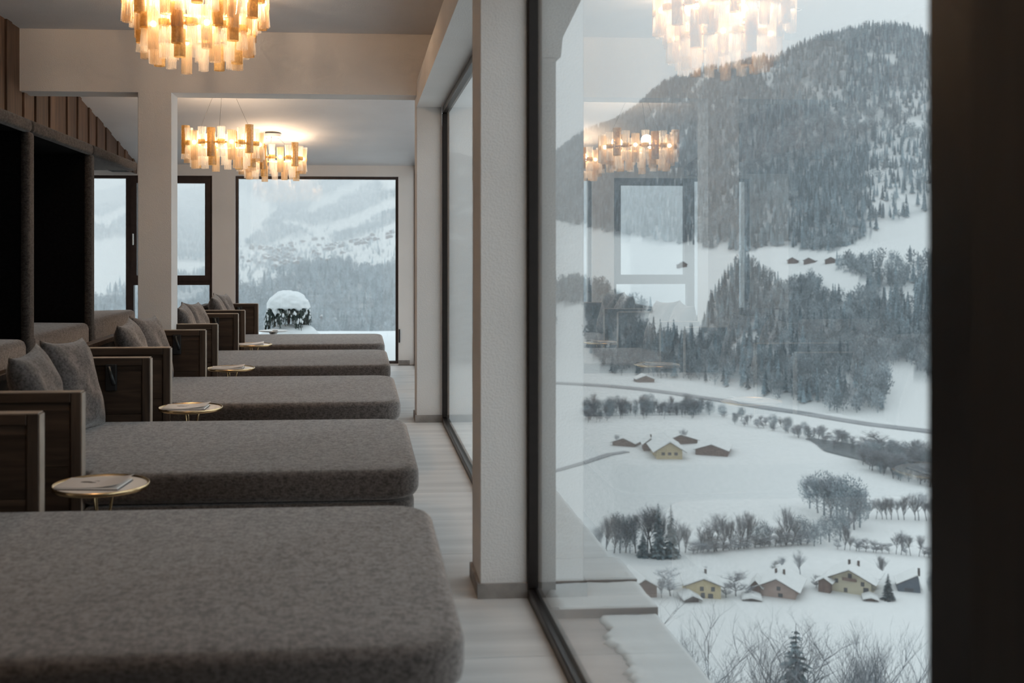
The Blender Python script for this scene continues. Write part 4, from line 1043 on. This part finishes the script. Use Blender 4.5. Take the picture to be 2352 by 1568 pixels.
# near trees on the slope under the building: feet below the picture
gn = 'bare treetops on the slope below the window'
for px, top, d in ((1545, 1345, 95), (1572, 1400, 90), (1655, 1480, 80), (1690, 1450, 85), (1752, 1400, 110), (1775, 1385, 100), (1850, 1395, 120), (1940, 1440, 115), (1985, 1430, 110), (2030, 1440, 105), (2070, 1450, 100), (2105, 1480, 95), (1880, 1490, 90), (1720, 1470, 95), (1620, 1500, 90), (2150, 1540, 80), (1960, 1450, 88), (2010, 1455, 92), (2050, 1445, 96), (1995, 1470, 82), (1590, 1440, 84), (1800, 1470, 92), (1670, 1500, 78), (1740, 1500, 76), (2085, 1500, 84), (1905, 1500, 80), (1560, 1480, 78), (1810, 1430, 104)):
    zt = EYE-(top-CY)*d/FPX; zb = ZV+(10 if d > 100 else 6)
    zb = max(-98, zt-rr.uniform(15, 19)); p = at_depth(px, 1600, d); p.z = zb
    o = link('bare_tree', bareM[rr.randint(0, 2)], None, None, p); h = zt-zb; o.scale = (h*.9, h*.9, h); o.rotation_euler = (0, 0, rr.uniform(0, 6))
    tag(o, 'bare winter treetop in front of the lowest snow field', 'tree', gn)
p = at_depth(1828, 1600, 100); zt = EYE-(1432-CY)*100/FPX; p.z = zt-17
o = link('spruce', hiC[0], None, None, p); o.scale = (21, 21, 17); tag(o, 'dark snowy spruce at the bottom edge among bare treetops', 'tree')

# ---- road, river
def ribbon(name, pts_px, wd, dz, m, label, cat):
    bm = bmesh.new(); P = []
    for a, b in zip(pts_px, pts_px[1:]):
        for s in range(8): f = s/8; P.append((a[0]*(1-f)+b[0]*f, a[1]*(1-f)+b[1]*f))
    P.append(pts_px[-1]); W = []
    for x, y in P:
        q = at_depth(x, y, yd(y)); q.z = ZV+tnoise(q.x, q.y, yd(y))+dz; W.append(q)
    prev = None
    for i, q in enumerate(W):
        t = (W[min(i+1, len(W)-1)]-W[max(i-1, 0)]); t.z = 0; t.normalize(); n = Vector((-t.y, t.x, 0))
        ww = wd if not callable(wd) else wd(P[i][0])
        cur = [bm.verts.new(q+n*ww/2), bm.verts.new(q-n*ww/2), bm.verts.new(q-n*ww/2-Vector((0, 0, 1.5))), bm.verts.new(q+n*ww/2-Vector((0, 0, 1.5)))]
        if prev:
            for k in range(4): bm.faces.new((prev[k], prev[(k+1) % 4], cur[(k+1) % 4], cur[k]))
        prev = cur
    return tag(link(name, bm, m), label, cat, kind='structure')
M_road = mat('cleared_road', (.26, .27, .28), .8, noise=(.05, .2))
M_river = mat('cold_river_water', (.10, .12, .13), .25, noise=(.02, .2))
ribbon('road', [(1200, 872), (1283, 880), (1400, 889), (1560, 905), (1700, 930), (1850, 951), (2000, 974), (2220, 1002)], 11, .9, M_road, 'grey road crossing the far side of the white valley', 'road')
ribbon('farm_track', [(1200, 1095), (1283, 1080), (1340, 1065), (1400, 1045), (1440, 1038)], 4, .7, M_road, 'thin track leading to the farm in the big field', 'track')
ribbon('river', [(1860, 1008), (1910, 1020), (1960, 1034), (2020, 1050), (2100, 1068), (2220, 1085)], lambda x: 6+26*min(1, max(0, (x-1870)/80)), .6, M_river, 'dark grey river bend behind the scrub on the right', 'river')

# ---- houses
M_cream = mat('cream_render', (.50, .42, .26), .9); M_cream2 = mat('ivory_render', (.48, .44, .33), .9); M_rose = mat('brown_rose_render', (.33, .25, .22), .9)
M_barn = mat('barn_boards', (.13, .085, .07), .9, noise=(.8, .3, (4, 4, .3))); M_blue = mat('slate_blue_boards', (.07, .095, .125), .8); M_eave = mat('dark_eaves', (.06, .045, .04), .8)
M_win = mat('dark_window', (.04, .05, .06), .2)
def house(px, py, wpx, eave_px, ridge_px, depth, wallm, label, yaw=0, wins=(), chim=1, over=.9, name='house', d=None, shift=0, balcony=False, cat='house', base_z=None, snow_t=.45, ridge_off=0):
    d = d or yd(py); p = at_depth(px, py, d); k = d/FPX
    if base_z is None: p.z = ZV+tnoise(p.x, p.y, d)-.2
    else: p.z = base_z
    Wd, He, Hr = wpx*k, eave_px*k, ridge_px*k; ro = ridge_off*k
    az = math.atan2(p.x, p.y)
    t = thing(name, label, cat, p, -az+yaw)
    bm = bmesh.new(); prism(bm, [(-Wd/2, -1), (Wd/2, -1), (Wd/2, He), (ro, Hr), (-Wd/2, He)], 'y', 0, depth); link('wall', bm, wallm, t)
    for sgn in (-1, 1):
        ex = sgn*Wd/2; dx = ex-ro; sl = (He-Hr)/dx; xo = ex+sgn*over; zo = He+sl*sgn*over
        bm = bmesh.new(); prism(bm, [(ro, Hr+.02), (xo, zo+.02), (xo, zo+.25), (ro, Hr+.27)], 'y', -over, depth+over); link('roof_board', bm, M_eave, t)
        bm = bmesh.new(); prism(bm, [(ro, Hr+.27), (xo+sgn*.1, zo+.25), (xo+sgn*.1, zo+.25+snow_t*.7), (xo-sgn*.4, zo+.25+snow_t), (ro, Hr+.27+snow_t)], 'y', -over-.1, depth+over+.1); link('roof_snow', bm, M_snow, t)
    for c in range(chim):
        x = ro+Wd*(.12-.22*c); link('chimney', box(x-.35, x+.35, depth*.45, depth*.45+.7, Hr-1, Hr+1.5), M_eave, t)
    for (u, v, a, b_) in wins:
        wx = u*Wd; wz = v*He; fr = link('window', box(wx-a/2-.1, wx+a/2+.1, -.06, .1, wz-.1, wz+b_+.1), M_snow if 0 else M_eave, t)
        link('pane', box(wx-a/2, wx+a/2, -.09, -.05, wz, wz+b_), M_win, fr)
    if balcony:
        bx_ = bmesh.new(); box_bm(bx_, -Wd*.17, Wd*.17, -1.3, 0, He*.93, He*.93+.15); box_bm(bx_, -Wd*.17, Wd*.17, -1.35, -1.25, He*.93, He*.93+1.0); link('balcony', bx_, M_barn, t)
        link('balcony_door', box(-.6, .6, -.06, .1, He*.93+.1, He*.93+2.1), M_win, t)
    return t
W4 = ((-.05, .62, 1.0, 1.2), (.27, .62, 1.0, 1.2), (-.02, .12, 1.1, 1.5), (.2, .12, 1.4, 1.3), (-.3, .12, .9, 1.2))
house(1616, 1374, 78, 32, 47, 12, M_cream, 'small cream yellow house, leftmost of the valley houses', .12, W4)
t_ = house(1590, 1383, 30, 10, 17, 5, M_eave, 'snow-heaped shed before the leftmost cream house', .3, name='shed', chim=0, cat='shed', snow_t=.8)
house(1784, 1372, 82, 24, 44, 13, M_rose, 'brown rose low-pitched house in the middle of the valley row', -.15, ((.05, .75, 1.0, 1.1), (.1, .15, 1.2, 1.0)), chim=2, over=1.6)
house(1735, 1368, 22, 24, 36, 6, M_barn, 'small brown annex left of the rose house', -.1, name='annex', chim=0, cat='shed')
house(1727, 1379, 30, 4, 7, 4, M_eave, 'low snow covered woodpile left of the rose house', .05, name='woodpile', chim=0, cat='woodpile', snow_t=.8)
house(1952, 1364, 92, 34, 56, 13, M_cream2, 'tall ivory house with balcony, largest of the valley houses', -.18, ((-.32, .65, .9, 1.2), (.3, .65, .9, 1.2), (.38, .08, 1.4, 2.2), (-.1, .1, .9, 1.2)), chim=2, over=1.8, balcony=True)
house(1893, 1362, 26, 26, 34, 8, M_barn, 'dark timber lean-to left of the ivory house', -.2, name='lean_to', chim=0, cat='shed')
house(2088, 1360, 48, 18, 40, 8, M_blue, 'slate blue shed-roofed house at the right window edge', .1, ((.0, .25, 2.4, .7),), chim=1, over=.4, ridge_off=18)
house(2000, 1381, 20, 5, 8, 3, M_barn, 'tiny brown hut before the ivory house', .1, name='hut', chim=0, cat='hut', snow_t=.7)
house(1480, 1372, 60, 26, 44, 14, M_barn, 'reddish brown barn half hidden by the window ledge', .35, name='barn', chim=0, cat='barn')
# farm in the big field
house(1634, 1047, 72, 13, 25, 22, M_barn, 'wide brown barn on the right of the farm in the big field', -.1, name='barn', chim=0, cat='barn')
house(1538, 1056, 58, 22, 40, 26, M_cream, 'yellow farmhouse under a big snowy roof in the field', .15, ((-.25, .45, 1.6, 1.4), (.0, .45, 1.6, 1.4), (.25, .45, 1.6, 1.4)), chim=0, over=2.2, snow_t=.8, cat='farmhouse', name='farmhouse')
house(1494, 1036, 30, 18, 30, 12, M_barn, 'small brown barn left of the yellow farmhouse', .1, name='barn', chim=1, cat='barn')
house(1562, 1020, 90, 8, 22, 14, M_barn, 'long dark roofed barn behind the yellow farmhouse', .5, name='barn', chim=0, cat='barn')
house(1432, 1024, 52, 10, 20, 14, M_barn, 'lone brown barn, leftmost of the farm in the field', -.3, name='barn', chim=0, cat='barn')
house(1483, 878, 40, 8, 16, 14, M_barn, 'brown barn at the foot of the forest above the road', .2, name='barn', chim=0, cat='barn')
plant(1568, 1012, 34, 'bare', 'bare round tree behind the farm in the field', None, wide=1.3)
plant(1414, 1020, 26, 'bare', 'bare tree left of the lone farm barn', None, wide=1.2)
# hamlet on the shelf of land half way up
def on_land(px, py):
    best = None
    for s in np.arange(4, 9, .02):
        p, d = surf(px, s); X_, Y_, dp = project(p)
        if best is None or abs(Y_-py) < best[0]: best = (abs(Y_-py), p, dp)
        if Y_ < py: break
    return best[1], best[2]
for px, py, wpx, lb in ((1735, 625, 18, 'tiny dark chalet alone at the left of the upper meadow'), (1820, 606, 22, 'tiny chalet, leftmost of the row above the white meadow'), (1858, 606, 24, 'tiny chalet in the middle of the row above the meadow'), (1908, 604, 24, 'tiny dark chalet, right end of the row above the meadow'), (2158, 598, 36, 'chalet on the slope at the right window edge'), (1568, 614, 20, 'tiny chalet on the pale slope left of the upper meadow')):
    p, d = on_land(px, py)
    house(px, py, wpx, 8, 14, 9, M_barn, lb, rr.uniform(-.3, .3), chim=0, over=1.2, d=d, base_z=p.z, name='chalet', cat='chalet')
# hillside village beyond the picture window: each small house one object
def hut_mesh(w_, l_, h_, r_):
    bm = bmesh.new(); prism(bm, [(-w_/2, -2), (w_/2, -2), (w_/2, h_), (0, h_+r_), (-w_/2, h_)], 'y', 0, l_); n0 = len(bm.faces)
    for sgn in (-1, 1):
        xo = sgn*(w_/2+1.0); zo = h_-r_*1.0/(w_/2)
        prism(bm, [(0, h_+r_+.1), (xo, zo+.1), (xo, zo+1.1), (0, h_+r_+1.1)], 'y', -1, l_+1)
    me = bpy.data.meshes.new('village_house'); bm.to_mesh(me); bm.free(); me.materials.append(M_barn); me.materials.append(M_snow)
    for f in me.polygons[n0:]: f.material_index = 1
    return me
hm = [hut_mesh(10, 12, 5, 2.6), hut_mesh(13, 11, 7, 3), hut_mesh(17, 10, 6, 2.6)]
for i in range(84):
    if i < 58: px = rr.gauss(650, 48); py = 592-(px-650)*.10+rr.uniform(-34, 28)
    else: px = rr.uniform(730, 905); py = 572-(px-730)*.16+rr.uniform(-10, 8)
    px = min(905, max(556, px)); p, d = on_land(px, py); o = link('village_house', hm[i % 3], None, None, p); o.rotation_euler = (0, 0, rr.uniform(-.6, .6))
    tag(o, 'tiny snow-roofed house in the hillside village beyond the picture window' if i < 58 else 'tiny snow-roofed house in the line running right from the hillside village', 'house', 'hillside village houses' if i < 58 else 'line of houses right of the hillside village')
vt = []
for i in range(420):
    px = rr.uniform(550, 920) if i % 2 else rr.gauss(650, 60); py = (600 if px < 740 else 575-(px-740)*.14)+rr.gauss(0, 24)
    if 548 < px < 925: p, d = on_land(px, py); vt.append((p, rr.uniform(8, 17), rr.uniform(0, 6), rr.randint(0, 5)))
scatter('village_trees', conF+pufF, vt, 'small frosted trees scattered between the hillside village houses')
for px, py in ((716, 744), (738, 741), (768, 746)):
    p, d = on_land(px, py); o = link('chalet', hm[0], None, None, p)
    tag(o, 'tiny snowy chalet at the foot of the forest, right of the weeping conifer', 'chalet', 'chalets at the foot of the hazy forest')

# ---- winter haze filling the valley
HAZE = True
if HAZE:
    vm = bpy.data.materials.new('valley_haze'); vm.use_nodes = True; t = vm.node_tree; t.nodes.remove(t.nodes['Principled BSDF'])
    vs_ = t.nodes.new('ShaderNodeVolumeScatter'); vs_.inputs['Color'].default_value = (.93, .96, 1.0, 1); vs_.inputs['Density'].default_value = .00014; vs_.inputs['Anisotropy'].default_value = 0.0
    t.links.new(vs_.outputs[0], t.nodes['Material Output'].inputs['Volume'])
    o = link('valley_haze', box(-6000, 6000, 24, 9500, -400, 900), vm)
    tag(o, 'thin cold haze hanging in the valley', 'haze', kind='stuff')

    vm2 = vm.copy(); vm2.name = 'fog_bank'; vm2.node_tree.nodes['Volume Scatter'].inputs['Density'].default_value = .00022
    o = link('fog_bank', box(-4000, 60, 500, 9300, -390, 860), vm2)
    tag(o, 'pale fog veiling the mountains beyond the far windows', 'fog', kind='stuff')

ORD = ['first', 'second', 'third', 'fourth', 'fifth', 'sixth', 'seventh', 'eighth', 'ninth', 'tenth', 'eleventh', 'twelfth', 'thirteenth', 'fourteenth', 'fifteenth', 'sixteenth', 'seventeenth', 'eighteenth', 'nineteenth', 'twentieth']
def order_labels(group, fmt):
    v = sorted((o for o in bpy.data.objects if o.get('group') == group and o.get('label')), key=lambda o: project(o.matrix_basis.translation)[0])
    for i, o in enumerate(v):
        j = len(v)-1-i
        n_ = ORD[i]+' from the left' if i <= j and i < 20 else (ORD[j]+' from the right' if j < 20 else None)
        if n_: o['label'] = fmt % n_
order_labels('trees of the grove in the middle of the valley', 'frosted bare tree of the middle valley grove, %s')
order_labels('bare trees in the row right of the two spruces', 'bare tree in the hedgerow right of the dark spruces, %s')
order_labels('bushes at the foot of the middle hedgerow', 'low bush under the middle hedgerow, %s')
order_labels('tall clump trees between the big field and the houses', 'frosted tree in the tall clump beside the field, %s')
order_labels('trees along the lower right hedgerow', 'slim bare tree in the lower right hedgerow, %s')
order_labels('trees along the upper right hedgerow', 'bare tree in the upper right hedgerow, %s')
order_labels('garden trees around the houses', 'bare garden tree or bush among the valley houses, %s')
order_labels('bare treetops on the slope below the window', 'bare treetop along the bottom of the view, %s')
